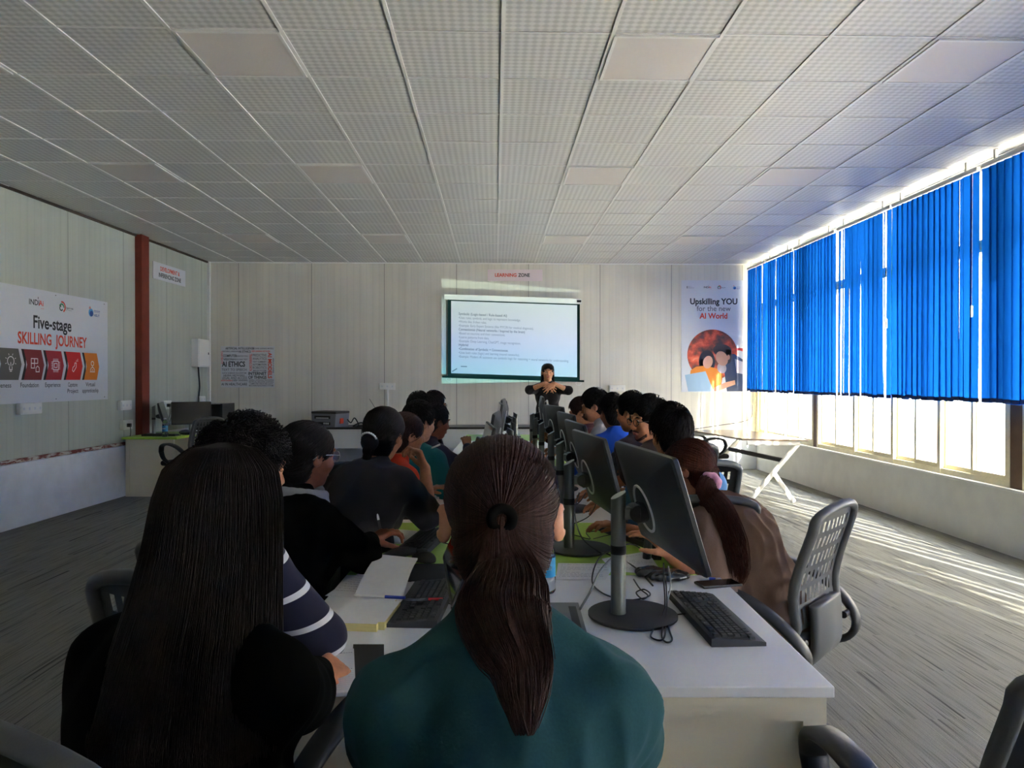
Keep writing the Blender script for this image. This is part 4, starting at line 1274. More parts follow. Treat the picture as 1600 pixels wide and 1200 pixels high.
lines = [('Symbolic (Logic-based / Rule-based AI)', 1), ('•Uses rules, symbols, and logic to represent knowledge.', 0), ('•Works like: if-then rules.', 0), ('•Example: Early Expert Systems (like MYCIN for medical diagnosis).', 0),
         ('Connectionist (Neural networks / Inspired by the brain)', 1), ('•Based on neurons and their connections.', 0), ('•Learns patterns from data.', 0), ('•Example: Deep Learning, ChatGPT, image recognition.', 0), ('Hybrid', 1),
         ('•Combination of Symbolic + Connectionist.', 1), ('•Uses both rules (logic) and learning (neural networks).', 0), ('•Example: Modern AI assistants use symbolic logic for reasoning + neural networks for understanding.', 0)]
wid = [.78, 1.0, .45, 1.21, 1.07, .75, .49, 1.0, .15, .80, .98, 1.78]
b0 = NB()
for i, ((s_, bold), w) in enumerate(zip(lines, wid)):
    bm = NB(); text_into(bm, s_, .058, ix0 + .12, iz1 - .185 - i * .0625 + .01, .0055, 'LEFT', .012 if bold else -.002, rot=tilt * 1.3, wmax=w)
    obj('slide_text', bm, M_slide_b if bold else M_slide, sc)
stroke(b0, [q(ix0 + .02, iz0 + .03), q(ix0 + .09, iz0 + .075)], .018, .0055); stroke(b0, [q(ix0 + .16, iz0 + .115), q(ix0 + .25, iz0 + .115)], .016, .0055)
obj('slide_mark', b0, M_slide, sc)
# ================================================================== desks, monitors, chairs and what is on them
M_desk = mat('white_desk_top', srgb(232, 233, 236), .38)
M_desk_g = mat('lime_green_top', srgb(158, 196, 70), .40)
M_desk_side = noisy('cream_desk_panel', srgb(228, 221, 200), .03, 4, .5, .02)
M_pole = mat('monitor_pole', srgb(126, 130, 126), .34, .8)
M_mon = noisy('monitor_shell', srgb(50, 52, 53), .04, 400, .42, .03)
M_scr = mat('monitor_screen', srgb(12, 13, 15), .06, spec=.6)
M_ring = mat('white_ring', srgb(236, 236, 232), .3)
DA = R(-1.55)                         # the long desk runs slightly to the right
D0 = Vector((.112, 1.66, 0))          # middle of its near end
dax = Vector((-math.sin(DA), math.cos(DA), 0)); dside = Vector((math.cos(DA), math.sin(DA), 0))
def dk(x, y, z=.74): return D0 + dside * x + dax * y + Vector((0, 0, z))
ML = .955
mods = ['w', 'g', 'w', 'w', 'g', 'w', 'w', 'g']
names = {0: 'white-topped desk nearest the viewer with a recessed cream end panel', 1: 'lime green desk just beyond the nearest white one', 2: 'white desk third from the viewer in the long row',
         3: 'white desk in the middle of the long row', 4: 'green-topped desk past the middle of the long row', 5: 'white desk past the second green one in the long row', 6: 'white desk next to last in the long row', 7: 'green desk at the far end of the long row by the presenter'}
for k, c in enumerate(mods):
    hw = .685
    o = thing('desk', names[k], 'desk', dk(0, ML * k, 0), DA, 'desks pushed together in one long row')
    L = ML - .003
    bm = NB(); box2(bm, (-hw, 0, .713), (hw, L, .74), bev=.003); obj('top', bm, M_desk if c == 'w' else M_desk_g, o)
    for y0, y1 in ((.018, .040), (L - .04, L - .018)):
        bm = NB()
        e = .016
        if y0 < .02:      # outer end: frame with a recessed panel
            box2(bm, (-hw + e, y0, 0.03), (hw - e, y1, .713)); 
            for xa in (-hw + e, 0.0):
                xb = xa + hw - e
                for a, b in (((xa, 0.03), (xa + .055, .713)), ((xb - .055, 0.03), (xb, .713)), ((xa + .055, .655), (xb - .055, .713)), ((xa + .055, .03), (xb - .055, .09))):
                    box2(bm, (a[0], y0 - .010, a[1]), (b[0], y0 + .001, b[1]))
        else: box2(bm, (-hw + e, y0, 0.03), (hw - e, y1, .713))
        obj('end_panel', bm, M_desk_side, o)
    bm = NB(); box2(bm, (-.012, .04, .25), (.012, L - .04, .713)); obj('middle_panel', bm, M_desk_side, o)
    for x in (-hw + .05, hw - .05):
        bm = NB(); box2(bm, (x - .03, .02, 0), (x + .03, .06, .031)); box2(bm, (x - .03, L - .06, 0), (x + .03, L - .02, .031)); obj('foot', bm, M_dkgrey, o)
    if k < 5:
        bm = NB(); box2(bm, (-.14, .30, .741), (.14, .62, .7425), bev=.0005, seg=1); fl = obj('cable_flap', bm, M_grey if c == 'w' else M_desk_g, o)
        bm = NB(); box2(bm, (.105, .34, .742), (.128, .58, .7432)); obj('flap_slot', bm, M_black, fl)

# ---- monitor: screen faces local +x, stand at the origin
def make_monitor(tilt, lift, label, loc, rz, group, W_=.555, H_=.338, pole_h=.37, base=.135, fine=True):
    t = thing('monitor', label, 'monitor', loc, rz, group)
    bm = NB(); lathe(bm, [(base - .004, 0), (base, .003), (base, .009), (base - .006, .012)], (.045, 0, 0), 40); bm2 = bm
    obj('base', bm, M_dkgrey, t, autosmooth=40)
    bm = NB()
    ring0, ring1 = [], []
    r = .0225; n = 28
    for k in range(n):
        a = 2 * PI * k / n; x, y = r * math.cos(a), r * math.sin(a)
        ring0.append(bm.verts.new((x, y, .010))); ring1.append(bm.verts.new((x, y, pole_h + (-x) * -.55)))
    for k in range(n): bm.faces.new((ring0[k], ring0[(k + 1) % n], ring1[(k + 1) % n], ring1[k]))
    bm.faces.new(ring1)
    po = obj('pole', bm, M_pole, t, autosmooth=40)
    bm = NB(); cyl(bm, (0, 0, pole_h * .52), (0, 0, pole_h * .52 + .026), .0236, .0236, 28); obj('collar', bm, M_black, po, autosmooth=40)
    hz = .255 + lift
    bm = NB(); box2(bm, (.015, -.020, hz - .018), (.070, .020, hz + .018), bev=.006); arm = obj('arm', bm, M_pole, t)
    bm = NB(); cyl(bm, (.055, -.028, hz), (.055, .028, hz), .026, .026, 24); cyl(bm, (.06, 0, hz), (.088, 0, hz), .034, .030, 24); obj('hinge', bm, M_black, t, autosmooth=40)
    # panel group, tilted back about the hinge
    Mx = Matrix.Translation((.085, 0, hz)) @ Matrix.Rotation(-tilt, 4, 'Y')
    bm = NB(); xs = [0.008, .024, .034, .040]
    prof = [(.38, .50, .0), (.56, .66, .010), (.985, .97, .034), (1.0, 1.0, .040), (1.0, 1.0, .052), (.99, .985, .054)]
    rings = []
    for fy, fz, x in prof:
        hw, hh = W_ / 2 * fy, H_ / 2 * fz; c = .012 if fy > .9 else .03
        pts = []
        for sy, sz in ((1, 1), (-1, 1), (-1, -1), (1, -1)):
            cy, cz = sy * (hw - c), sz * (hh - c)
            a0 = math.atan2(sz, sy)
            for d_ in (-PI / 4, 0, PI / 4): pts.append((x, cy + c * math.cos(a0 + d_) * 1.0, cz + .02 + c * math.sin(a0 + d_)))
        rings.append([bm.verts.new(p) for p in pts])
    m_ = len(rings[0])
    for A, B in zip(rings[:-1], rings[1:]):
        for k in range(m_): bm.faces.new((A[k], A[(k + 1) % m_], B[(k + 1) % m_], B[k]))
    bm.faces.new(rings[0][::-1]); bm.faces.new(rings[-1])
    bmesh.ops.transform(bm, matrix=Mx, verts=bm.verts); bmesh.ops.recalc_face_normals(bm, faces=bm.faces)
    sh = obj('shell', bm, M_mon, t, autosmooth=30)
    bm = NB(); vs = box2(bm, (.0535, -W_ / 2 + .008, -H_ / 2 + .02 + .018), (.0548, W_ / 2 - .008, H_ / 2 + .02 - .008)); bmesh.ops.transform(bm, matrix=Mx, verts=bm.verts); obj('screen', bm, M_scr, sh)
    bm = NB(); tube(bm, [Mx @ Vector((-.001, .072 * math.cos(a), .012 + .072 * math.sin(a))) for a in np.linspace(0, 2 * PI, 41)], .0045, 6, False); obj('ring', bm, M_ring, sh, smooth=True)
    return t
MR = 'monitors along the right side of the long desk'; MLF = 'monitors along the left side of the long desk'
right_m = [  # pole base pixel, tilt, lift, yaw off
    ((966, 958), 17, .06, 8, 'nearest black monitor on the right side, back to the viewer, white ring on its back'),
    ((889, 855), 15, .04, 8, 'second monitor from the viewer on the right side, tilted back'),
    ((875, 793), 15, .035, 6, 'third monitor from the viewer on the right side of the desk'),
    ((861, 762), 10, .05, 7, 'fourth monitor on the right side, in front of the boy in blue'),
    ((846, 731), 8, .06, 12, 'fifth monitor on the right side, level with the grey hoodie'),
    ((836, 716), 9, .08, -4, 'sixth monitor on the right side, before the presenter'),
    ((831, 702), 8, .10, 0, 'last monitor on the right side, nearest the presenter')]
mons = []
for (px, tl, lf, yw, lab) in right_m:
    p = at_z(px[0], px[1], .752); 
    mons.append(make_monitor(R(tl), lf, lab, (p.x, p.y, .741), DA + R(yw), MR))
left_m = [
    (2.24, .005, 24, -.045, 8, 'nearest monitor on the left side, its screen reflecting papers, beside the ponytail'),
    (3.10, -.020, 16, .0, 10, 'second monitor on the left side, past the ponytail girl'),
    (3.98, -.015, 12, .02, 6, 'third monitor on the left side with a reddish reflection in its screen'),
    (5.0, .0, 10, .04, -3, 'fourth monitor on the left side of the desk'),
    (5.75, .02, 9, .08, 3, 'fifth and taller-set monitor on the left side'),
    (6.55, .03, 8, .09, -2, 'sixth monitor on the left side'),
    (7.35, .04, 8, .06, 2, 'last monitor on the left side, nearest the back table')]
for (D, x, tl, lf, yw, lab) in left_m:
    p = Vector((x + .027 * (D - 1.66) + .02, D, .741))
    mons.append(make_monitor(R(tl), lf, lab, p, PI + DA + R(yw), MLF))

# ---- keyboard: long side along local y, keys read from +x
M_key = mat('keycaps', srgb(40, 41, 43), .5); M_kb = mat('keyboard_body', srgb(46, 48, 51), .5)
def make_keyboard(label, loc, rz, group=None):
    t = thing('keyboard', label, 'keyboard', loc, rz, group)
    Lk, Wk = .435, .150
    bm = NB()
    prism(bm, [(-Wk / 2, 0.0), (Wk / 2, 0.0), (Wk / 2, .010), (Wk / 2 - .012, .013), (-Wk / 2 + .01, .024), (-Wk / 2, .022)], -Lk / 2, Lk / 2)
    es = [e for e in bm.edges if abs(e.verts[0].co.y - e.verts[1].co.y) < 1e-6]
    obj('body', bm, M_kb, t)
    bm = NB()
    zt_ = lambda x: .013 + (Wk / 2 - .012 - x) * (.011 / (Wk - .022)) 
    rows = [(-.058, 'f'), (-.034, 'n'), (-.015, 'n'), (.004, 'n'), (.023, 'n'), (.042, 's')]
    def key(x, y, w, d=.0165):
        z = zt_(x)
        a = [(-d / 2, -w / 2), (d / 2, -w / 2), (d / 2, w / 2), (-d / 2, w / 2)]
        b0 = [bm.verts.new((x + p, y + q_, z - .001)) for p, q_ in a]; b1 = [bm.verts.new((x + p * .78, y + q_ * (1 - .0035 / w), z + .0065)) for p, q_ in a]
        bm.faces.new(b1)
        for i in range(4): bm.faces.new((b0[i], b0[(i + 1) % 4], b1[(i + 1) % 4], b1[i]))
    y0 = -Lk / 2 + .010
    for x, kind in rows:
        if kind == 'f':
            for i in range(16):
                if i == 1: continue
                key(x, y0 + .0095 + i * .0178 + (.006 if i > 12 else 0), .0155, .0145)
            for i in range(4): key(x, Lk / 2 - .083 + i * .019, .0165, .0145)
            continue
        n = 15 if kind == 'n' else 0
        if kind == 'n':
            stag = {-.034: 0, -.015: .006, .004: .009, .023: .014}[x]
            wlast = .034
            for i in range(13): key(x, y0 + stag + .0095 + i * .0188, .0168)
            key(x, y0 + stag / 2 + .0095 + 13.3 * .0188, .024 - stag * .3)
        else:
            yy_ = y0
            for w in (.024, .020, .022, .112, .022, .02, .02, .024): key(x, yy_ + w / 2, w - .002); yy_ += w
        if x in (-.034, -.015): 
            for i in range(3): key(x, Lk / 2 - .147 + i * .0188, .0168)
        elif x == .042:
            for i in range(3): key(x, Lk / 2 - .147 + i * .0188, .0168)
        elif x == .023: key(x, Lk / 2 - .147 + .0188, .0168)
        for i in range(4): key(x, Lk / 2 - .083 + i * .0192, .0168)
    obj('keys', bm, M_key, t)
    bm = NB(); tube(bm, smooth_path([(-Wk / 2, .02, .012), (-Wk / 2 - .05, .03, .004), (-Wk / 2 - .12, .0, .004)], 5), .0022, 6); obj('cord', bm, M_black, t)
    return t
KB = 'black keyboards on the long desk'
p = at_z(1113, 962, .752); kb1 = make_keyboard('black full-size keyboard near the right front corner of the white desk', (p.x, p.y, .7405), DA + R(3), KB)
p = at_z(985, 836, .745); make_keyboard('black keyboard on the green desk behind the nearest monitor', (p.x, p.y, .7405), R(22), KB)
p = at_z(664, 942, .745); make_keyboard('keyboard under the nearest left monitor with a clear pen on its keys', (p.x, p.y, .7405), PI + DA - R(3), KB)
p = at_z(662, 846, .745); make_keyboard('keyboard on the green desk beside the writing hand', (p.x, p.y, .7405), PI + DA - R(8), KB)
p = at_z(686, 752, .745); make_keyboard('keyboard in front of the teal sweater', (p.x, p.y, .7405), PI + DA, KB)

def make_mouse(label, loc, rz):
    t = thing('mouse', label, 'mouse', loc, rz, 'computer mice')
    sd = Sdf().ell((0, 0, .008), (.030, .055, .026), k=.01).ell((0, -.012, .012), (.029, .036, .025), k=.012).ell((0, 0, -.06), (.2, .2, .06), k=.002, op='s')
    sdf_obj('body', sd, .003, M_black, t)
    bm = NB(); cyl(bm, (-.004, .028, .031), (.004, .028, .031), .007, .007, 12); obj('wheel', bm, M_dkgrey, t)
    return t
def make_pad(label, loc, rz, w=.22, d=.19):
    o = thing('mouse_pad', label, 'mouse pad', loc, rz)
    bm = NB(); box2(bm, (-w / 2, -d / 2, 0), (w / 2, d / 2, .003), bev=.001, seg=1); obj('pad', bm, M_black_matte, o)
    return o
p = at_z(652, 803, .745); make_pad('black mouse pad on the white desk left of the ponytail', (p.x, p.y, .7405), DA, .24, .26)
p = at_z(664, 804, .755); make_mouse('black mouse on the pad left of the ponytail', (p.x, p.y, .7437), R(70))
p = at_z(672, 893, .745); make_pad('black mouse pad half under the nearest left monitor', (p.x, p.y, .7405), DA, .20, .24)
p = at_z(662, 872, .755); make_mouse('black mouse beside the open notebook', (p.x, p.y, .7437), R(60))
p = at_z(672, 768, .755); make_mouse('dark mouse near the teal sweater sleeve', (p.x, p.y, .7415), R(80))

# ---- paper goods
M_rule = mat('faint_ruling', srgb(178, 182, 196), .9)
def paper(name, label, cat, quad_px, z=.7412, lines=0, writing=0, thick=.0008, seed=1, m=None, lift=0.0):
    """a sheet whose corners (near-left, near-right, far-right, far-left) were measured on the desk"""
    P = [at_z(px, py, z) for px, py in quad_px]; c = sum(P, Vector()) / 4; c.z = z
    o = thing(name, label, cat, c, 0)
    bm = NB(); n = 8
    L = [p - c for p in P]; top = []
    f = lambda u, v: (L[0] * (1 - u) + L[1] * u) * (1 - v) + (L[3] * (1 - u) + L[2] * u) * v
    for zz_ in (thick, 0):
        top.append([[bm.verts.new(f(i / n, j / n) + Vector((0, 0, zz_ + lift * (j / n) ** 2))) for i in range(n + 1)] for j in range(n + 1)])
    for j in range(n):
        for i in range(n):
            a, b = top
            bm.faces.new((a[j][i], a[j][i + 1], a[j + 1][i + 1], a[j + 1][i])); bm.faces.new((b[j][i], b[j + 1][i], b[j + 1][i + 1], b[j][i + 1]))
    for i in range(n):
        for (a0, a1, b0, b1) in ((top[0][0][i], top[0][0][i + 1], top[1][0][i], top[1][0][i + 1]), (top[0][n][i + 1], top[0][n][i], top[1][n][i + 1], top[1][n][i]),
                                 (top[0][i + 1][0], top[0][i][0], top[1][i + 1][0], top[1][i][0]), (top[0][i][n], top[0][i + 1][n], top[1][i][n], top[1][i + 1][n])):
            bm.faces.new((a0, b0, b1, a1))
    obj('sheet', bm, m or M_paper, o)
    if lines or writing:
        rg = random.Random(seed)
        def mark(bm, v, u0, u1, w=.0012):
            A, B = f(u0, v), f(u1, v); d = (f(u0, v + .01) - A).normalized() * w / 2
            up = Vector((0, 0, thick + .0004 + lift * v * v))
            bm.faces.new([bm.verts.new(q_ + up) for q_ in (A - d, B - d, B + d, A + d)])
        if lines:
            bm = NB()
            for k in range(lines): mark(bm, .06 + .86 * k / lines, .03, .97, .0008)
            obj('ruling', bm, M_rule, o)
        if writing:
            bm = NB()
            for k in range(writing):
                v = .90 - .8 * k / max(writing, 1); u = .06
                while u < .9:
                    w = rg.uniform(.02, .09); mark(bm, v + rg.uniform(-.004, .004), u, min(u + w, .95), .0022); u += w + rg.uniform(.012, .03)
                    if rg.random() < .06: break
            obj('writing', bm, M_ink, o)
    return o
paper('paper', 'printed sheet sticking out from under the open notebook', 'paper', [(508, 931), (566, 934), (618, 890), (578, 884)], writing=12, seed=2)
paper('paper', 'sheet of notes between notebook and monitor on the left', 'paper', [(640, 925), (690, 920), (690, 893), (646, 894)], writing=8, seed=3)
paper('paper', 'handwritten sheet on the right beside the bottle', 'paper', [(868, 906), (946, 906), (962, 881), (872, 880)], writing=10, seed=4)
paper('paper', 'curled handwritten sheet behind the nearest right monitor pole', 'paper', [(962, 893), (1038, 898), (1012, 866), (940, 878)], writing=11, seed=5, lift=.012)
paper('paper', 'white sheet on the desk beside the dark grey T-shirt', 'paper', [(632, 786), (682, 786), (690, 770), (652, 770)], z=.7412, writing=5, seed=6)
paper('writing_pad', 'small ruled pad at the near left corner under the thumb of the long-haired girl', 'notepad', [(493, 1092), (556, 1085), (553, 1018), (500, 1022)], thick=.008, lines=20, writing=2, seed=7)
paper('folder', 'black folder under the small ruled pad', 'folder', [(548, 1060), (600, 1060), (600, 1010), (552, 1010)], z=.7405, thick=.006, m=M_black_matte)
paper('writing_pad', 'ruled pad with a folded-back cover under the writing hand', 'notepad', [(604, 850), (640, 850), (652, 832), (610, 828)], thick=.007, lines=12, writing=4, seed=8)
paper('notebook', 'notebook with a red cover edge past the mouse pad', 'notebook', [(646, 785), (684, 783), (692, 768), (664, 770)], z=.7425, thick=.010, lines=6, seed=9)
# open notebook, one half lifted against its stack
nb = thing('notebook', 'large open blank notebook with yellowed page edges', 'notebook', at_z(585, 955, .741), 0)
c = Vector(nb.location)
A = [at_z(511, 985, .741), at_z(598, 988, .741), at_z(628, 948, .741), at_z(552, 944, .741)]
bm = NB()
lo_ = [bm.verts.new(p - c) for p in A]; hi_ = [bm.verts.new(p - c + Vector((0, 0, .022))) for p in A]
bm.faces.new(lo_[::-1]); bm.faces.new(hi_)
for k in range(4): bm.faces.new((lo_[k], lo_[(k + 1) % 4], hi_[(k + 1) % 4], hi_[k]))
es = [e for e in bm.edges if abs(e.verts[0].co.z - e.verts[1].co.z) > .01]; bmesh.ops.bevel(bm, geom=es, offset=.018, segments=4, affect='EDGES')
pages = obj('pages', bm, noisy('yellowed_edges', srgb(206, 194, 132), .08, 30, .8, .05, stretch=(1, 1, 30)), nb)
bm = NB(); vs_ = [bm.verts.new(p - c + Vector((0, 0, .0226))) for p in A]; bm.faces.new(vs_); bmesh.ops.bevel(bm, geom=list(bm.verts), offset=.018, segments=4, affect='VERTICES'); obj('page', bm, M_paper, nb)
B = [A[3] + Vector((0, 0, .022)), A[2] + Vector((0, 0, .022)), at_z(653, 872, .81), at_z(592, 866, .79)]
bm = NB(); n = 8; g1 = []
for zz_ in (0, -.004):
    g1.append([[bm.verts.new((B[0] * (1 - u) + B[1] * u) * (1 - v) + (B[3] * (1 - u) + B[2] * u) * v - c + Vector((0, 0, zz_ + .018 * math.sin(PI * v)))) for u in np.linspace(0, 1, n + 1)] for v in np.linspace(0, 1, n + 1)])
for j in range(n):
    for i in range(n):
        a, b = g1; bm.faces.new((a[j][i], a[j][i + 1], a[j + 1][i + 1], a[j + 1][i])); bm.faces.new((b[j][i], b[j + 1][i], b[j + 1][i + 1], b[j][i + 1]))
obj('lifted_page', bm, M_paper, nb, smooth=True)

def pen(label, a, b, m1, r=.0042, m2=None):
    o = thing('pen', label, 'pen', a, 0); d = Vector(b) - Vector(a)
    bm = NB(); tube(bm, [Vector((0, 0, 0)), d * .06, d * .62], [r * .25, r, r], 10); obj('barrel', bm, m1, o, autosmooth=50)
    bm = NB(); tube(bm, [d * .62, d], [r * 1.12, r * 1.05], 10); obj('cap', bm, m2 or m1, o, autosmooth=50)
    return o
M_blue_pen = mat('blue_pen', srgb(36, 64, 168), .3); M_clear = mat('clear_plastic', srgb(200, 204, 208), .12, **{'Transmission Weight': .7}); M_redp = mat('red_pen', srgb(206, 40, 50), .4)
pen('white pen with a blue cap in the fold of the open notebook', A[3] + Vector((.0, -.01, .032)), A[2] + Vector((.012, -.012, .032)), M_white, .0048, M_blue_pen)
p = at_z(1092, 903, .7465); q_ = at_z(1118, 905, .7465); pen('blue pen lying beside the right monitor', p, q_, M_white, .0055, M_blue_pen)
p = at_z(632, 937, .768); q_ = at_z(692, 936, .768); pen('clear pen with a red band across the left keyboard', p, q_, M_clear, .0045, M_redp)

# ---- water bottle
M_pet = mat('clear_bottle', (.95, .97, 1), .06, **{'Transmission Weight': 1.0, 'IOR': 1.33}); M_label_b = noisy('bottle_label', srgb(52, 142, 196), .2, 14, .4, 0)
def bottle(label, loc, h=.23, r=.032):
    o = thing('water_bottle', label, 'bottle', loc, 0)
    bm = NB(); lathe(bm, [(r * .86, 0), (r, .008), (r, h * .26), (r * .93, h * .28), (r * .93, h * .60), (r, h * .62), (r * .95, h * .70), (r * .5, h * .87), (r * .40, h * .92), (r * .40, h * .95)], seg=28); obj('body', bm, M_pet, o, autosmooth=35)
    bm = NB(); lathe(bm, [(r * .99, h * .28), (r * 1.0, h * .285), (r * 1.0, h * .595), (r * .99, h * .60)], seg=28); lb = obj('label', bm, M_label_b, o, smooth=True)
    bm = NB()
    for k in range(-3, 4):
        a = -PI / 2 + k * .16; box(bm, (r * 1.003 * math.cos(a), r * 1.003 * math.sin(a), h * .44), (.0012, .004, h * .07), Matrix.Rotation(a, 3, 'Z') if False else None)
    obj('label_mark', bm, M_pr_white, lb)
    bm = NB(); lathe(bm, [(r * .47, h * .93), (r * .47, h * .995), (r * .42, h)], seg=20); obj('cap', bm, M_white, o, autosmooth=40)
    return o
p = at_z(853, 925, .741); bottle('clear water bottle with a blue label standing behind the ponytail girl', (p.x, p.y, .7415), .20, .033)

# ---- cables on the desk
def cable(label, pts, r=.0028, m=None):
    c = Vector(pts[0]); bm = NB(); tube(bm, smooth_path([Vector(p) - c for p in pts], 7), r, 6)
    o = obj('cable', bm, m or M_black, smooth=True); o.location = c; tag(o, label, 'cable'); return o
zc_ = .745
Zp = lambda x, y, z=zc_: at_z(x, y, z)
cable('black cable looping from the nearest right pole over the desk', [Zp(1012, 868, .80), Zp(985, 850, .84), Zp(940, 868, .80), Zp(925, 905), Zp(940, 926), Zp(975, 938), Zp(985, 938)])
cable('grey cable crossing the white desk left of the nearest pole', [Zp(906, 952), Zp(922, 925), Zp(938, 892, .755), Zp(958, 870, .80), Zp(972, 862, .80)], .004, M_grey)
cable('black cable bundle lying right of the nearest pole', [Zp(990, 905), Zp(1000, 920), Zp(1012, 930), Zp(1004, 936), Zp(994, 926), Zp(1006, 921), Zp(1016, 928), Zp(1008, 934), Zp(985, 938)], .0025)
cable('black cord in two loops hanging below the nearest right monitor', [Zp(1037, 880, .88), Zp(1037, 905, .82), Zp(1038, 950, .76), Zp(1020, 985), Zp(1018, 996), Zp(1034, 1000), Zp(1040, 985), Zp(1038, 955, .75), Zp(1046, 985), Zp(1050, 1000), Zp(1040, 1003), Zp(1034, 990), Zp(1042, 950, .76), Zp(1040, 900, .82)], .0026)
cable('white cord hanging below the nearest right monitor', [Zp(1044, 885, .88), Zp(1048, 910, .80), Zp(1044, 935, .76), Zp(1036, 960), Zp(1022, 975)], .0028, M_silver)
cable('black cable from the second right monitor down across the green desk', [Zp(905, 770, .90), Zp(898, 800, .84), Zp(908, 838, .80), Zp(935, 862, .78), Zp(950, 866), Zp(990, 885), Zp(1020, 915)], .0034)
cable('black cable looping under the second right monitor', [Zp(932, 785, .86), Zp(922, 805, .80), Zp(900, 817, .76), Zp(884, 819)], .0026)
cable('thin black cable curling on the green desk', [Zp(884, 832), Zp(905, 838), Zp(922, 842), Zp(916, 832), Zp(930, 830)], .0022)
cable('black cable running under the third right monitor', [Zp(915, 770, .84), Zp(905, 785, .80), Zp(890, 792, .76), Zp(878, 800)], .0026)
pb = thing('plastic_pouch', 'crumpled clear plastic pouch with dark contents behind the keyboard', 'pouch', Zp(1040, 905, .741), 0)
sd = Sdf().ell((0, 0, .016), (.085, .055, .016), k=.01).ell((-.05, .03, .018), (.06, .04, .017), k=.01)
P_, Q_ = sd.mesh(.005); P_ = folds(P_, Q_, .006, 26, 4); link_mesh('body', raw_mesh('body', P_, Q_), mat('dark_plastic_film', srgb(44, 46, 50), .15, spec=.7), pb, smooth=True)
ph_ = thing('phone', 'black phone lying between the nearest right monitor and the sleeping girl', 'phone', Zp(1122, 914, .741), R(12)); bm = NB(); box2(bm, (-.075, -.036, 0), (.075, .036, .009), bev=.004); obj('body', bm, M_black, ph_); bm = NB(); box2(bm, (-.070, -.032, .009), (.070, .032, .0095)); obj('screen', bm, M_scr, ph_)

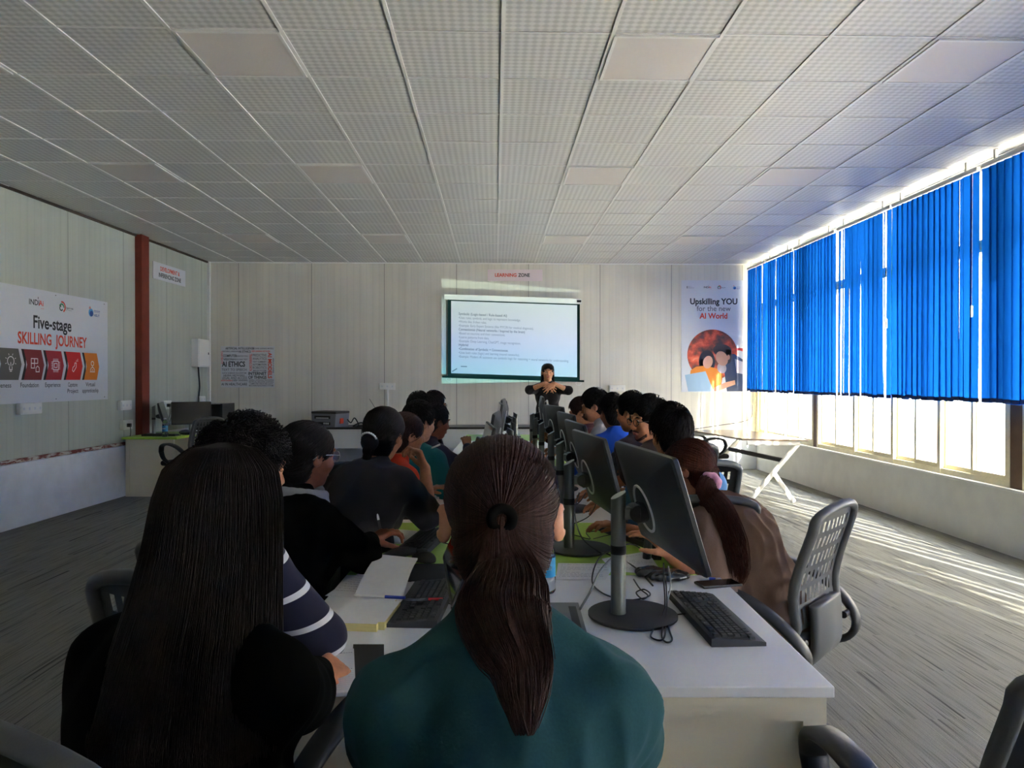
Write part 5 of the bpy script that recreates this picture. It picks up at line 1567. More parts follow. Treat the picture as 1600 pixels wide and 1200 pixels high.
# ---- office chair, facing local +y
M_cp = noisy('chair_plastic', srgb(80, 82, 83), .06, 300, .5, .06); M_cpl = noisy('chair_arm_plastic', srgb(40, 41, 43), .05, 300, .45, .05); M_cseat = cloth('chair_cushion', srgb(28, 28, 30))
def make_chair():
    t = thing('office_chair', '', 'chair')
    bm = NB(); box2(bm, (-.24, -.20, .41), (.24, .27, .475), bev=.03, seg=4); obj('seat', bm, M_cseat, t, smooth=True)
    bm = NB(); box2(bm, (-.15, -.15, .385), (.15, .17, .41)); obj('mechanism', bm, M_cpl, t)
    # curved slotted back
    zs = [.55, .575, .63, .645, .695, .715, .760, .782, .825, .848, .888, .910, .948, .985]
    xs = [-.195, -.165]
    for k in range(8): xs += [-.155 + k * .0415, -.155 + k * .0415 + .016]
    xs += [.165, .195] if xs[-1] < .16 else [.195]
    xs = sorted(set(round(x, 4) for x in xs))
    def yb(x, z):
        f = (z - .5) / .5
        return -.235 - .10 * f - .055 * math.sin(PI * min(1, max(0, (f * 1.2)))) * -.35 + .25 * x * x + .05 * math.exp(-((z - .58) / .06) ** 2) * -.5
    bm = NB(); V = [[bm.verts.new((x, yb(x, z), z)) for x in xs] for z in zs]
    for j in range(len(zs) - 1):
        for i in range(len(xs) - 1):
            slot = (j % 2 == 1 and 1 <= j < len(zs) - 2) and any(abs(xs[i] - (-.155 + k * .0415)) < .001 and abs(xs[i + 1] - xs[i] - .016) < .001 for k in range(8))
            if slot: continue
            bm.faces.new((V[j][i], V[j][i + 1], V[j + 1][i + 1], V[j + 1][i]))
    bmesh.ops.solidify(bm, geom=list(bm.faces), thickness=.012)
    obj('backrest', bm, M_cp, t)
    bm = NB(); path = []
    def rim(x, z): return Vector((x, yb(x, z) - .004, z))
    for z in np.linspace(.53, .93, 9): path.append(rim(-.205 - .01 * math.sin((z - .53) / .4 * PI), z))
    for a in np.linspace(PI, 0, 11): path.append(rim(.205 * math.cos(a) * (1 if True else 0), .955 + .045 * math.sin(a)))
    for z in np.linspace(.93, .53, 9): path.append(rim(.205 + .01 * math.sin((z - .53) / .4 * PI), z))
    for x in np.linspace(.15, -.15, 5): path.append(rim(x, .515))
    strap(bm, path, .036, .030, (0, 1, .15), closed=True); bmesh.ops.recalc_face_normals(bm, faces=bm.faces); obj('back_frame', bm, M_cp, t, smooth=True)
    bm = NB(); strap(bm, smooth_path([(0, -.10, .40), (0, -.22, .405), (0, -.285, .46), (0, -.290, .56), (0, -.285, .64)], 6), .26, .035, (1, 0, 0)); obj('back_bracket', bm, M_cp, t, smooth=True)
    for q in (-1, 1):
        x = q * .265
        P = smooth_path([(x, .200, .590), (x + q * .02, .150, .665), (x + q * .03, .02, .690), (x + q * .03, -.13, .660), (x + q * .02, -.255, .585), (x, -.315, .50), (x - q * .01, -.275, .425), (x - q * .03, -.13, .405), (x - q * .02, .03, .440), (x, .15, .505), (x, .200, .590)], 6)[:-1]
        wv = [.060 + .012 * math.sin(2 * PI * i / len(P) + .6) for i in range(len(P))]
        bm = NB(); strap(bm, P, wv, .027, (1, 0, 0), closed=True); bmesh.ops.recalc_face_normals(bm, faces=bm.faces); ar = obj('armrest', bm, M_cpl, t, smooth=True)
        bm = NB(); cyl(bm, (x + q * .034, -.285, .53), (x - q * .06, -.285, .53), .014, .014, 12); obj('bolt', bm, M_black, ar)
    bm = NB(); cyl(bm, (0, 0, .11), (0, 0, .26), .028, .028, 16); cyl(bm, (0, 0, .25), (0, 0, .39), .018, .018, 16); obj('gas_lift', bm, M_black, t, autosmooth=40)
    bm = NB(); lathe(bm, [(.045, .075), (.05, .09), (.045, .125), (.03, .135)], seg=20)
    for k in range(5):
        a = 2 * PI * k / 5 + PI / 2; d = Vector((math.cos(a), math.sin(a), 0)); s_ = Vector((-d.y, d.x, 0))
        strap(bm, [d * .03 + Vector((0, 0, .105)), d * .16 + Vector((0, 0, .098)), d * .30 + Vector((0, 0, .078))], [.055, .05, .036], [.04, .032, .022], s_)
    bs = obj('base', bm, M_cpl, t, smooth=False)
    for k in range(5):
        a = 2 * PI * k / 5 + PI / 2; d = Vector((math.cos(a), math.sin(a), 0)); s_ = Vector((-d.y, d.x, 0)); c = d * .29 + Vector((0, 0, .027))
        bm = NB()
        for w in (-1, 1): cyl(bm, c + s_ * (w * .008), c + s_ * (w * .026), .027, .027, 14)
        cyl(bm, c, c + Vector((0, 0, .05)), .008, .008, 8); box(bm, c + Vector((0, 0, .028)), (.03, .03, .012)); obj('caster', bm, M_black, bs)
    return t
chair0 = make_chair(); used_ch = [False]
CH = 'black plastic office chairs with slotted backs'
def place_chair(label, loc, face, seat=.475):
    if not used_ch[0]: c = chair0; used_ch[0] = True
    else: c = copy_tree(chair0)
    c.location = (loc[0], loc[1], 0); c.rotation_euler = (0, 0, R(face)); c.scale = (1, 1, max(.9, min(1.1, seat / .475)))
    c['label'] = label; c['group'] = CH
    return c

# ---- desks along the left and back walls
def wall_desk(label, loc, rz, L, Dp, top, m_top=None, edge=None):
    """runs along local +y from its near end at the origin; local x from 0 to Dp"""
    o = thing('desk', label, 'desk', loc, rz)
    bm = NB(); box2(bm, (-.04, -.02, .715), (Dp + .05, L, .742), bev=.003); obj('top', bm, m_top or top, o)
    for y in (0.0, L - .03):
        bm = NB(); box2(bm, (0, y + .01, 0.0), (Dp, y + .03, .715))
        for a, b in (((0, .0), (.05, .715)), ((Dp - .05, 0), (Dp, .715)), ((.05, .655), (Dp - .05, .715)), ((.05, 0), (Dp - .05, .055))): box2(bm, (a[0], y, a[1]), (b[0], y + .011, b[1]))
        obj('end_panel', bm, M_desk_side, o)
    bm = NB(); box2(bm, (.02, .03, .2), (.04, L - .03, .715)); obj('back_panel', bm, M_desk_side, o)
    return o
ld = thing
wall_desk('lime green topped desk with a cream end panel against the left wall', (-4.60, 8.96, 0), R(-1.5), .95, .60, M_desk_g)
wall_desk('white desk in the far left corner carrying the computer tower', (-4.575, 9.94, 0), R(-1.5), 1.1, .60, M_desk)
wall_desk_g = [(-2.9, -1.45, 'white table with a dark top edge under the printer, against the back wall'), (-1.44, .0, 'white table with a dark top in the middle of the back wall'), (.01, 1.42, 'white table with a dark top under the white projector, behind the presenter')]
M_dark_top = mat('dark_table_top', srgb(40, 36, 34), .35)
for xa, xb, lab in wall_desk_g:
    o = thing('table', lab, 'table', (xa, 10.75, 0), 0)
    L = xb - xa
    bm = NB(); box2(bm, (0, 0, .71), (L, .60, .74), bev=.003); obj('top', bm, M_dark_top, o)
    for x in (.0, L - .025):
        bm = NB(); box2(bm, (x + .005, .03, 0), (x + .025, .58, .71)); obj('side_panel', bm, M_white, o)
    bm = NB(); box2(bm, (.03, .05, .42), (L - .03, .07, .71)); obj('front_panel', bm, M_white, o)
# printer
pr = thing('printer', 'grey printer with a red mark on its side, on the back table', 'printer', (-2.52, 10.98, .7405), R(-24))
bm = NB(); prism(bm, [(-.21, 0), (.20, 0), (.22, .20), (-.23, .20)], -.17, .17); obj('body', bm, mat('printer_grey', srgb(120, 124, 136), .45), pr)
bm = NB(); box2(bm, (-.235, -.175, .2), (.225, .175, .235), bev=.01); obj('lid', bm, M_dkgrey, pr)
bm = NB(); box2(bm, (-.17, -.176, .125), (.12, -.165, .17)); sl_ = obj('paper_slot', bm, M_black, pr)
bm = NB(); box2(bm, (-.13, -.19, .130), (.09, -.15, .142)); obj('paper_tray', bm, M_print, sl_)
bm = NB(); box2(bm, (-.12, -.178, .03), (.12, -.168, .075)); kp = obj('control_panel', bm, M_black, pr)
bm = NB()
for k in range(3): box2(bm, (0. + k * .036, -.182, .042), (.026 + k * .036, -.176, .066))
obj('buttons', bm, M_print, kp)
bm = NB(); box2(bm, (.205, -.06, .05), (.222, .02, .13)); obj('sticker', bm, M_textred, pr)
rt = thing('router', 'small black router with one aerial among cables, right of the printer', 'router', (-1.80, 10.95, .7405), R(-6))
bm = NB(); box2(bm, (-.12, -.09, 0), (.12, .09, .10), bev=.008); obj('body', bm, M_black, rt)
bm = NB(); tube(bm, [(.06, .08, .09), (-.16, .12, .42)], .004, 6); obj('aerial', bm, M_dkgrey, rt)
bm = NB(); box2(bm, (.02, -.093, .05), (.045, -.088, .06)); obj('lamp', bm, M_print, rt)
cable('tangled black cables between printer and router', [(-2.26, 10.95, .85), (-2.2, 10.92, .80), (-2.15, 10.95, .87), (-2.08, 10.9, .76), (-2.16, 10.88, .75), (-2.05, 10.93, .80), (-1.98, 10.9, .755), (-2.1, 10.85, .75), (-1.93, 10.9, .77)], .010)
cable('black cable hanging below the back table', [(-2.0, 10.735, .74), (-2.0, 10.73, .55), (-1.96, 10.735, .40), (-1.93, 10.735, .20)], .006)
# white projector on the table behind the presenter
PX_, PY_ = .10, 9.02
wp = thing('projector', 'white boxy projector on the far end of the long desk', 'projector', (PX_, PY_, .7405), 0)
bm = NB(); box2(bm, (-.19, -.15, .02), (.19, .15, .15), bev=.02, seg=3); obj('body', bm, M_white, wp, autosmooth=40)
bm = NB(); prism(bm, [(-.26, 0), (.23, 0), (.22, .02), (-.20, .04)], -.2, .17); obj('tray', bm, M_grey, wp)
bm = NB(); cyl(bm, (-.06, -.152, .07), (-.06, -.14, .07), .026, .026, 16); cyl(bm, (.07, -.152, .07), (.07, -.14, .07), .026, .026, 16); obj('port', bm, M_dkgrey, wp)
bm = NB(); cyl(bm, (0, .145, .10), (0, .165, .108), .034, .030, 20); obj('lens', bm, M_black, wp, autosmooth=40)
# its beam: a point of light in the lens that only shines through the picture's outline
bd = bpy.data.lights.new('projector_beam', 'POINT'); bd.energy = 6.0; bd.shadow_soft_size = .004; bd.use_nodes = True
bo = bpy.data.objects.new('projector_beam', bd); COL.objects.link(bo); bo.location = (PX_, PY_ + .18, .86)
t = bd.node_tree; em = t.nodes['Emission']
class _L: pass
g = G.__new__(G); g.m = bd; g.t = t; g.n = t.nodes; g.b = None
geo = g.new('ShaderNodeNewGeometry'); ix, iy, iz = g.xyz(geo.outputs['Incoming'])
L_ = Y_BACK - (PY_ + .18); iys = g.math('MAXIMUM', iy, .05)
X_ = g.math('ADD', g.math('MULTIPLY', g.math('DIVIDE', ix, iys), L_), PX_); Z_ = g.math('ADD', g.math('MULTIPLY', g.math('DIVIDE', iz, iys), L_), .86)
zt_ = g.math('MULTIPLY_ADD', X_, -.080, 3.03); zb_ = g.math('MULTIPLY_ADD', X_, .02, 1.41)
mk_ = g.math('MULTIPLY', g.math('MULTIPLY', g.math('GREATER_THAN', X_, -.865), g.math('LESS_THAN', X_, 1.40)), g.math('MULTIPLY', g.math('LESS_THAN', Z_, zt_), g.math('GREATER_THAN', Z_, zb_)))
mk_ = g.math('MULTIPLY', mk_, g.math('GREATER_THAN', iy, .06))
fz_ = g.math('DIVIDE', g.math('SUBTRACT', Z_, 1.41), 1.6)
col_ = g.ramp(fz_, [(0.0, (.34, 1.0, .9)), (.10, (.20, .80, 1.05)), (.28, (.28, .66, 1.05)), (.45, (.40, .60, .95)), (.72, (.44, .62, .66)), (1.0, (.52, .70, .58))])
g.link(col_, em.inputs['Color']); g.link(g.math('DIVIDE', mk_, g.math('POWER', iys, 3.0)), em.inputs['Strength'])

# computers on the left desks
tw = thing('computer_tower', 'black computer tower on the corner desk at the left', 'computer', (-4.02, 10.35, .7425), R(-4))
bm = NB(); box2(bm, (-.26, -.2, 0), (.16, .2, .37), bev=.006); obj('case', bm, M_black, tw)
bm = NB(); box2(bm, (.15, -.2, 0), (.185, .2, .375), bev=.006); obj('front', bm, M_dkgrey, tw)
def side_monitor(label, loc, rz, tilt):
    return make_monitor(R(tilt), -.02, label, loc, rz, 'monitors on the left wall desks', W_=.50, H_=.31)
side_monitor('black monitor on the left desk beside the computer tower', (-4.16, 9.82, .7425), R(-62), 12)
side_monitor('grey-looking monitor seen from behind at the red column', (-4.47, 9.42, .7425), R(18), 16)
bottle('water bottle with a blue label on the green-topped left desk', (-4.14, 9.02, .7425), .235, .034)
kx = make_keyboard('keyboard pushed back on the green-topped left desk', (-4.25, 9.16, .7425), R(86))
hs = thing('cloth_bundle', 'dark and white cloth bundle on the left desk by the monitor', 'cloth', (-3.98, 9.35, .7425), 0)
sd = Sdf().ell((-.04, 0, .03), (.09, .06, .035), k=.02); sdf_obj('dark_cloth', sd, .006, mat('navy_cloth', srgb(40, 42, 66), .9), hs); sd = Sdf().ell((.07, .01, .028), (.07, .05, .032), k=.02); sdf_obj('white_cloth', sd, .006, M_paper, hs)

# white X-leg table by the windows
xt = thing('folding_table', 'white X-legged side table with a wood-look top near the windows', 'table', (3.03, 9.02, 0), R(0))
c4 = [Vector((2.94, 8.36)), Vector((3.66, 8.20)), Vector((3.50, 9.82)), Vector((2.72, 9.88))]
ctr = Vector((3.03, 9.02))
bm = NB(); a = [bm.verts.new((p.x - 3.03, p.y - 9.02, .738)) for p in c4]; b = [bm.verts.new((p.x - 3.03, p.y - 9.02, .757)) for p in c4]
bm.faces.new(a[::-1]); bm.faces.new(b)
for k in range(4): bm.faces.new((a[k], a[(k + 1) % 4], b[(k + 1) % 4], b[k]))
obj('top', bm, noisy('walnut_top', srgb(150, 128, 106), .12, 5, .22, .02, stretch=(1, 8, 1)), xt)
M_xt = mat('white_steel', srgb(236, 234, 226), .35)
def beam(p, q_, w=.055, t_=.03):
    bm = NB(); p, q_ = Vector(p) - Vector((3.03, 9.02, 0)), Vector(q_) - Vector((3.03, 9.02, 0)); d = (q_ - p).normalized()
    s_ = d.cross(Vector((0, 1, 0))).normalized()
    strap(bm, [p, q_], w, t_, s_); bmesh.ops.recalc_face_normals(bm, faces=bm.faces); return bm
for (ya, xl, xr, fl, fr_) in ((8.32, 2.98, 3.60, 3.02, 3.46), (9.75, 2.76, 3.46, 2.98, 3.42)):
    obj('rail', beam((xl, ya, .712), (xr, ya - .02, .712)), M_xt, xt)
    obj('leg', beam((xr - .01, ya, .70), (xl + .02, ya, .012)), M_xt, xt)
    mid = ((xl + xr) / 2 + .02, ya, .34)
    obj('leg', beam(mid, (xr - .06, ya, .012)), M_xt, xt)
obj('crossbar', beam((3.42, 8.34, .50), (3.24, 9.74, .50)), M_pr_grey, xt)
# ================================================================== the class
def headpt(px, top, D, drop=.125):
    p = at_y(px, top, D); return (p.x, p.y, p.z - drop)
M_teal = noisy('teal_sweatshirt', srgb(36, 70, 74), .08, 260, .92, .18, .12, dist=.0012)
M_teal2 = cloth('teal_knit', srgb(20, 98, 104))
M_blackc = mat('black_knit', srgb(7, 7, 7), 1.0, spec=.05)
M_blackc2 = mat('black_cardigan', srgb(7, 7, 7), 1.0, spec=.05)
M_dkt = cloth('charcoal_tshirt', srgb(34, 32, 36))
M_navy = cloth('navy_shirt', srgb(32, 34, 62))
M_brownk = noisy('brown_knit', srgb(116, 94, 82), .10, 420, .95, .35, .1, dist=.0015)
M_bluet = cloth('blue_tshirt', srgb(34, 84, 190))
M_greyh = cloth('grey_hoodie', srgb(168, 166, 166))
M_brownsh = cloth('dark_brown_shirt', srgb(62, 48, 46))
M_redt = cloth('red_collar_shirt', srgb(196, 36, 52))
M_orange = cloth('orange_red_kurta', srgb(206, 62, 34))
M_maroon = cloth('maroon_sleeve', srgb(104, 58, 54))
M_dkblack = cloth('black_top', srgb(30, 28, 32))
M_greycol = cloth('grey_shirt', srgb(120, 122, 130))
M_pink = noisy('pink_scrunchie', srgb(214, 148, 172), .12, 60, .8, .2)
M_pearl = mat('white_hair_clip', srgb(232, 230, 228), .3)
M_band = mat('black_hair_tie', srgb(7, 6, 6), .9, spec=.1)
# white-striped navy jumper
M_stripe = cloth('striped_jumper', srgb(36, 36, 54)); g = G(M_stripe)
x, y, z = g.xyz(g.pos())
b = M_stripe.node_tree.nodes['Principled BSDF']
fz = g.math('FRACT', g.math('MULTIPLY', g.math('ADD', z, g.math('MULTIPLY', y, -0.22)), 1 / 0.098))
g.base(g.mix(g.math('LESS_THAN', fz, 0.17), srgb(36, 36, 54), srgb(206, 206, 206)))
# flowered collar scarf
M_scarf = mat('patterned_scarf', srgb(220, 214, 204), .8); g = G(M_scarf)
g.base(g.ramp(g.noise(g.pos(), 70, 3), [(.45, srgb(228, 222, 212)), (.52, srgb(90, 78, 70))]))
SIT = 'students seated along the desks'

def child_sdf(p, name, sd, vox, m): return sdf_obj(name, sd, vox, m, p.o)
def collar(p, m, name='collar', r=.070, h=.03, lift=.012, tilt=None):
    sd = Sdf(); n = 20; c = p.N + p.u2 * lift + v3(0, .012, 0)
    for k in range(n):
        a0, a1 = 2 * PI * k / n, 2 * PI * (k + 1) / n
        f = lambda a: c + v3(r * math.cos(a), r * 1.0 * math.sin(a), .018 * -math.sin(a))
        sd.cap(f(a0), f(a1), .016, k=.01); sd.cap(f(a0) + v3(0, 0, -h), f(a1) + v3(0, 0, -h), .018, k=.015)
    return child_sdf(p, name, sd, .005, m)

# --- girl with the ponytail, front and centre
F1 = Person('girl with a brown ponytail in a teal green sweatshirt, back to the viewer', headpt(783, 683, 1.10, .128), 2, lean=7, curve=14, hyaw=0, hpitch=6, skin=2, width=.93, shdrop=.098, lhand=(-.17, 1.44, .72), rhand=(.22, 1.44, .72), lhint=(-1, -.2, -.5), rhint=(1, -.2, -.5), group=SIT, vox=.0045)
F1.ear = .010
o = F1.body()
F1.top('sweatshirt', M_teal, g=.022, fold=(.010, 10, 2), loose=1.25, cuff=.02, vox=.006, hem=1, belly=1.08)
F1.trousers()
s_ = F1.k
tie = v3(-.006, -.118, .012)
parts = swept_cap(F1.Hc, F1.Hm, tie, s_, n=3800, seed=5, grow=.009, nape=-.095, r=.0011, jit=.0012)
wp_ = lambda x, y, z: F1.Hc + F1.Hm @ v3(x, y, z)
pth = [wp_(-.004, -.108, .014)]
for (px, py, yl) in ((784, 846, .020), (790, 880, .012), (792, 915, -.012), (787, 955, -.045), (797, 998, -.085), (814, 1042, -.115), (818, 1090, -.140), (820, 1150, -.155)):
    pth.append(F1.loc(tuple(at_y(px, py, F1.base[1] + F1.Hc[1] - .160 + yl + .02))))
parts += tail(pth, [.016, .027, .042, .056, .062, .052, .038, .026, .004], n=1700, seed=9, wave=.006, r=.00115, flat=.55)
hair_obj('hair', parts, M_hair_brown, o)
sd = Sdf()
for k in range(14):
    a0, a1 = 2 * PI * k / 14, 2 * PI * (k + 1) / 14
    sd.cap(wp_(-.004 + .015 * math.cos(a0), -.119, .012 + .015 * math.sin(a0)), wp_(-.004 + .015 * math.cos(a1), -.119, .012 + .015 * math.sin(a1)), .0065, k=.004)
sdf_obj('hair_tie', sd, .003, M_band, o)
place_chair('office chair of the ponytail girl, only its top edge in view', (F1.base[0], F1.base[1]), 4, F1.seat_z)

# --- girl with long loose hair, near left
P1 = Person('girl with long straight dark hair in black, nearest on the left', headpt(352, 688, 1.30, .135), -20, lean=5, curve=12, hyaw=4, hpitch=4, skin=0, width=1.08, rhand=(-.415, 1.66, .775), lhand=(-.60, 1.62, .74), lhint=(-.25, -.2, -1), shdrop=.10, group=SIT, vox=.0048, rhint=(.2, -.3, -1))
P1.hand(1, (.35, .9, -.10), (-.5, .1, -.85), (.5, .6, .4))
o = P1.body(); P1.top('jumper', M_blackc, g=.026, fold=(.007, 8, 5), loose=1.05, cuff=.016, vox=.007, hem=1, belly=1.3); P1.trousers()
def long_hair(p, rows, n, seed, r=.0012, m=M_hair_long, phi=(150, 390), wave=.004):
    """rows: (t, centre, rx, ry) rings in head frame from crown to tips; phi range clockwise round the back"""
    rg = np.random.default_rng(seed)
    zs = np.array([q[0] for q in rows]); C_ = np.array([q[1] for q in rows]); RX = np.array([q[2] for q in rows]); RY = np.array([q[3] for q in rows])
    t = np.linspace(0, 1, 40); ti = np.linspace(0, 1, len(rows))
    sm = lambda a: np.interp(t, ti, a)
    z, cx, cy, rx, ry = sm(zs), sm(C_[:, 0]), sm(C_[:, 1]), sm(RX), sm(RY)
    out = np.empty((n, 40, 3)); ph = np.radians(rg.uniform(phi[0], phi[1], n)); dr = rg.uniform(-.006, .004, n); w0 = rg.uniform(0, 6.28, n); end = rg.uniform(.86, 1.0, n)
    for i in range(n):
        tt = t * end[i]; f = lambda a: np.interp(tt, t, a)
        a = ph[i] + .03 * np.sin(w0[i] + tt * 6)
        out[i, :, 0] = f(cx) + (f(rx) + dr[i]) * np.cos(a) + wave * np.sin(w0[i] * 3 + tt * 5) * tt
        out[i, :, 1] = f(cy) + (f(ry) + dr[i]) * np.sin(a); out[i, :, 2] = f(z)
    H = lambda q: p.Hc + (q * p.k) @ p.Hm.T
    parts = [strand_mesh(H(out), r, r * .5)]
    K = 64; a = np.radians(np.linspace(phi[0], phi[1], K)); G_ = np.empty((40, K, 3))
    groove = .0025 * np.sin(np.arange(K) * 2.4) + .002 * np.sin(np.arange(K) * .9)
    for j in range(40):
        G_[j, :, 0] = cx[j] + (rx[j] - .007 + groove) * np.cos(a); G_[j, :, 1] = cy[j] + (ry[j] - .007 + groove) * np.sin(a); G_[j, :, 2] = z[j]
    G2 = G_.copy(); cen = np.stack([cx, cy, z], 1)[:, None, :]; G2 = cen + (G_ - cen) * np.array((.80, .80, 1)); 
    P = np.concatenate([H(G_.reshape(-1, 3)), H(G2.reshape(-1, 3))]); id_ = np.arange(40 * K).reshape(40, K)
    q1 = np.stack([id_[:-1, :-1], id_[1:, :-1], id_[1:, 1:], id_[:-1, 1:]], -1).reshape(-1, 4)
    parts.append((P, np.concatenate([q1, q1[:, ::-1] + 40 * K])))
    parts.append(cap_sdf(p.Hc, p.Hm, p.k, grow=.008, nape=-.08).mesh(.005))
    return hair_obj('hair', parts, m, p.o)
rows = [(.130, (0, -.01), .012, .012), (.120, (0, -.012), .052, .062), (.085, (0, -.014), .086, .100), (.03, (0, -.018), .098, .112), (-.05, (0, -.024), .105, .116), (-.13, (.008, -.05), .114, .118), (-.20, (.020, -.08), .122, .126), (-.26, (.032, -.105), .130, .130), (-.31, (.042, -.125), .136, .130), (-.345, (.046, -.13), .134, .125)]
long_hair(P1, rows, 5200, 21, phi=(156, 392), wave=.012)
place_chair('office chair of the long-haired girl at the bottom left corner of the picture', (-.49, 1.23), -28, P1.seat_z)

# --- curly head and striped jumper behind her
P2 = Person('person with curly hair and a white-striped navy jumper behind the long-haired girl', headpt(384, 662, 1.92, .13), -32, lean=14, curve=12, hyaw=-10, hpitch=8, skin=0, width=1.12, rhand=(-.55, 2.10, .79), lhand=(-.72, 2.2, .78), group=SIT, vox=.007, rhint=(1, -.3, -.5))
o = P2.body(); P2.top('jumper', M_stripe, g=.024, loose=1.05, cuff=.014, hem=1); P2.trousers()
hair_obj('hair', short_hair(P2.Hc, P2.Hm, n=1800, ln=.05, lift=.022, curl=.012, seed=4, top=.016), M_hair_dark, o)
place_chair('office chair of the striped jumper, its corner showing left of the long-haired girl', (-.57, 1.80), -25, P2.seat_z)

# --- woman in black with a grey collar, writing
P3 = Person('woman in a black cardigan with a grey collar and low bun, writing with a pen', headpt(480, 660, 2.62, .125), -34, lean=10, curve=12, hyaw=-8, hpitch=8, skin=1, width=1.2, rhand=(-.51, 2.90, .80), lhand=(-.66, 2.95, .80), group=SIT, vox=.0045, rhint=(.9, -.5, -.4))
P3.hand(1, (.55, .55, .25), (.2, .3, -.9), ((.5, .7, .5), (.35, .6, .4), (.35, .5, .4), (.4, .5, .4)), thumb=(.5, .6))
o = P3.body(); P3.top('cardigan', M_blackc2, g=.024, fold=(.005, 9, 8), loose=1.05, cuff=.016, hem=1, vox=.007, belly=1.1); P3.trousers(); collar(P3, M_greycol, r=.090, lift=.034)
tie = v3(0, -.105, -.045)
parts = swept_cap(P3.Hc, P3.Hm, tie, 1, n=1100, seed=6, grow=.010, nape=-.108, r=.0016)
b_ = lambda x, y, z: P3.Hc + P3.Hm @ v3(x, y, z)
parts += tail([b_(0, -.10, -.04), b_(0, -.130, -.06), b_(-.01, -.135, -.10), b_(-.01, -.120, -.16), b_(-.01, -.11, -.21)], [.02, .035, .036, .03, .01], n=240, seed=3)
hair_obj('hair', parts, M_hair_dark, o); spectacles(P3.o, P3.Hc, P3.Hm, 1, M_silver)
place_chair('office chair of the woman in the black cardigan', (P3.base[0], P3.base[1]), -34, P3.seat_z)
w = P3.base + P3.Rz @ P3.wr[1]
pen('white and black pen held upright in the hand of the woman in black', Vector(w) + Vector((.045, .06, -.01)), Vector(w) + Vector((.012, .085, .125)), M_black, .0045, M_white)

# --- charcoal T-shirt, white clip, chin on hand
P4 = Person('person in a charcoal T-shirt with a white hair clip, resting the chin on one hand', headpt(600, 638, 3.30, .125), -26, lean=24, curve=14, hyaw=8, hpitch=10, hroll=4, skin=0, width=1.18, rhand=(-.335, 3.42, 1.035), lhand=(-.45, 3.75, .79), group=SIT, vox=.0048, rhint=(.25, .35, -1))
P4.hand(1, (-.35, .05, .85), (-.75, -.3, -.2), (.9, 1.0, .7), thumb=(.3, .3))
o = P4.body(); P4.top('t_shirt', M_dkt, g=.022, sleeve=.46, fold=(.006, 9, 9), loose=1.05, vox=.007, hem=1); P4.trousers()
tie = v3(0, -.110, -.030)
parts = swept_cap(P4.Hc, P4.Hm, tie, 1, n=1000, seed=8, grow=.012, nape=-.105, r=.0017)
b_ = lambda x, y, z: P4.Hc + P4.Hm @ v3(x, y, z)
sdb = Sdf().ell(b_(0, -.128, -.045), (.042, .030, .036), P4.Hm, k=.01)
parts.append(sdb.mesh(.004)); parts += tail([b_(0, -.12, -.05), b_(0, -.13, -.09), b_(-.01, -.12, -.14)], [.03, .025, .01], n=120, seed=3)
h_ = hair_obj('hair', parts, M_hair_dark, o)
sd = Sdf(); 
for k in range(9):
    a = R(25 + 15 * k); sd.ell(b_(.042 * math.cos(a), -.140 - .014 * math.sin(a), -.040 + .036 * math.sin(a)), (.0055, .0055, .0055), k=.002)
sdf_obj('hair_clip', sd, .003, M_pearl, h_)
place_chair('office chair of the person in the charcoal T-shirt', (P4.base[0], P4.base[1]), -32, P4.seat_z)

# --- orange-red top beyond
P5 = Person('person in an orange-red top in profile beyond the charcoal T-shirt', headpt(634, 645, 3.92, .125), -48, lean=14, curve=12, hyaw=-8, hpitch=8, skin=0, lhand=(-.42, 4.15, .80), rhand=(-.47, 4.0, .80), group=SIT, vox=.006)
o = P5.body(); P5.top('kurta', M_orange, g=.014); P5.trousers(); 
parts = swept_cap(P5.Hc, P5.Hm, v3(0, -.105, -.04), 1, n=500, seed=11, grow=.010, r=.002); parts += tail([wq for wq in (P5.Hc + P5.Hm @ v3(0, -.11, -.04), P5.Hc + P5.Hm @ v3(0, -.13, -.10), P5.Hc + P5.Hm @ v3(0, -.12, -.20))], [.02, .03, .01], n=120)
hair_obj('hair', parts, M_hair_brown, o)
w = P4.base + P4.Rz @ P4.wr[1]
pen('white pen between the fingers of the person in the charcoal T-shirt', Vector(w) + Vector((.03, .0, .095)), Vector(w) + Vector((.072, .01, .112)), M_white, .004)
place_chair('office chair of the person in the orange-red top', (P5.base[0] - .03, P5.base[1]), -48, P5.seat_z)

# --- teal knit, patterned collar
P6 = Person('person with short straight dark hair in a teal knit jumper and patterned collar, writing', headpt(655, 630, 4.45, .125), -24, lean=14, curve=10, hyaw=-24, hpitch=8, skin=2, width=1.25, rhand=(-.345, 4.50, .86), lhand=(-.35, 4.95, .80), group=SIT, vox=.005, rhint=(.6, -.6, -.5))
P6.hand(1, (.6, .45, .1), (0, .3, -.9), (.6, .8, .5), thumb=(.5, .6))
o = P6.body(); P6.top('jumper', M_teal2, g=.018, fold=(.004, 10, 3), loose=1.05, cuff=.012); P6.trousers(); collar(P6, M_scarf, 'scarf', r=.072, h=.025)
hair_obj('hair', short_hair(P6.Hc, P6.Hm, n=900, ln=.055, lift=.012, seed=6, top=.012), M_hair_dark, o)
w = P6.base + P6.Rz @ P6.wr[1]
pen('dark pen in the hand of the person in the teal knit jumper', Vector(w) + Vector((.05, .04, -.02)), Vector(w) + Vector((.03, .06, .09)), M_black, .0045, M_silver)
place_chair('office chair with a black back between the orange-red top and the teal knit', (P6.base[0] - .02, P6.base[1] - .02), -40, P6.seat_z)

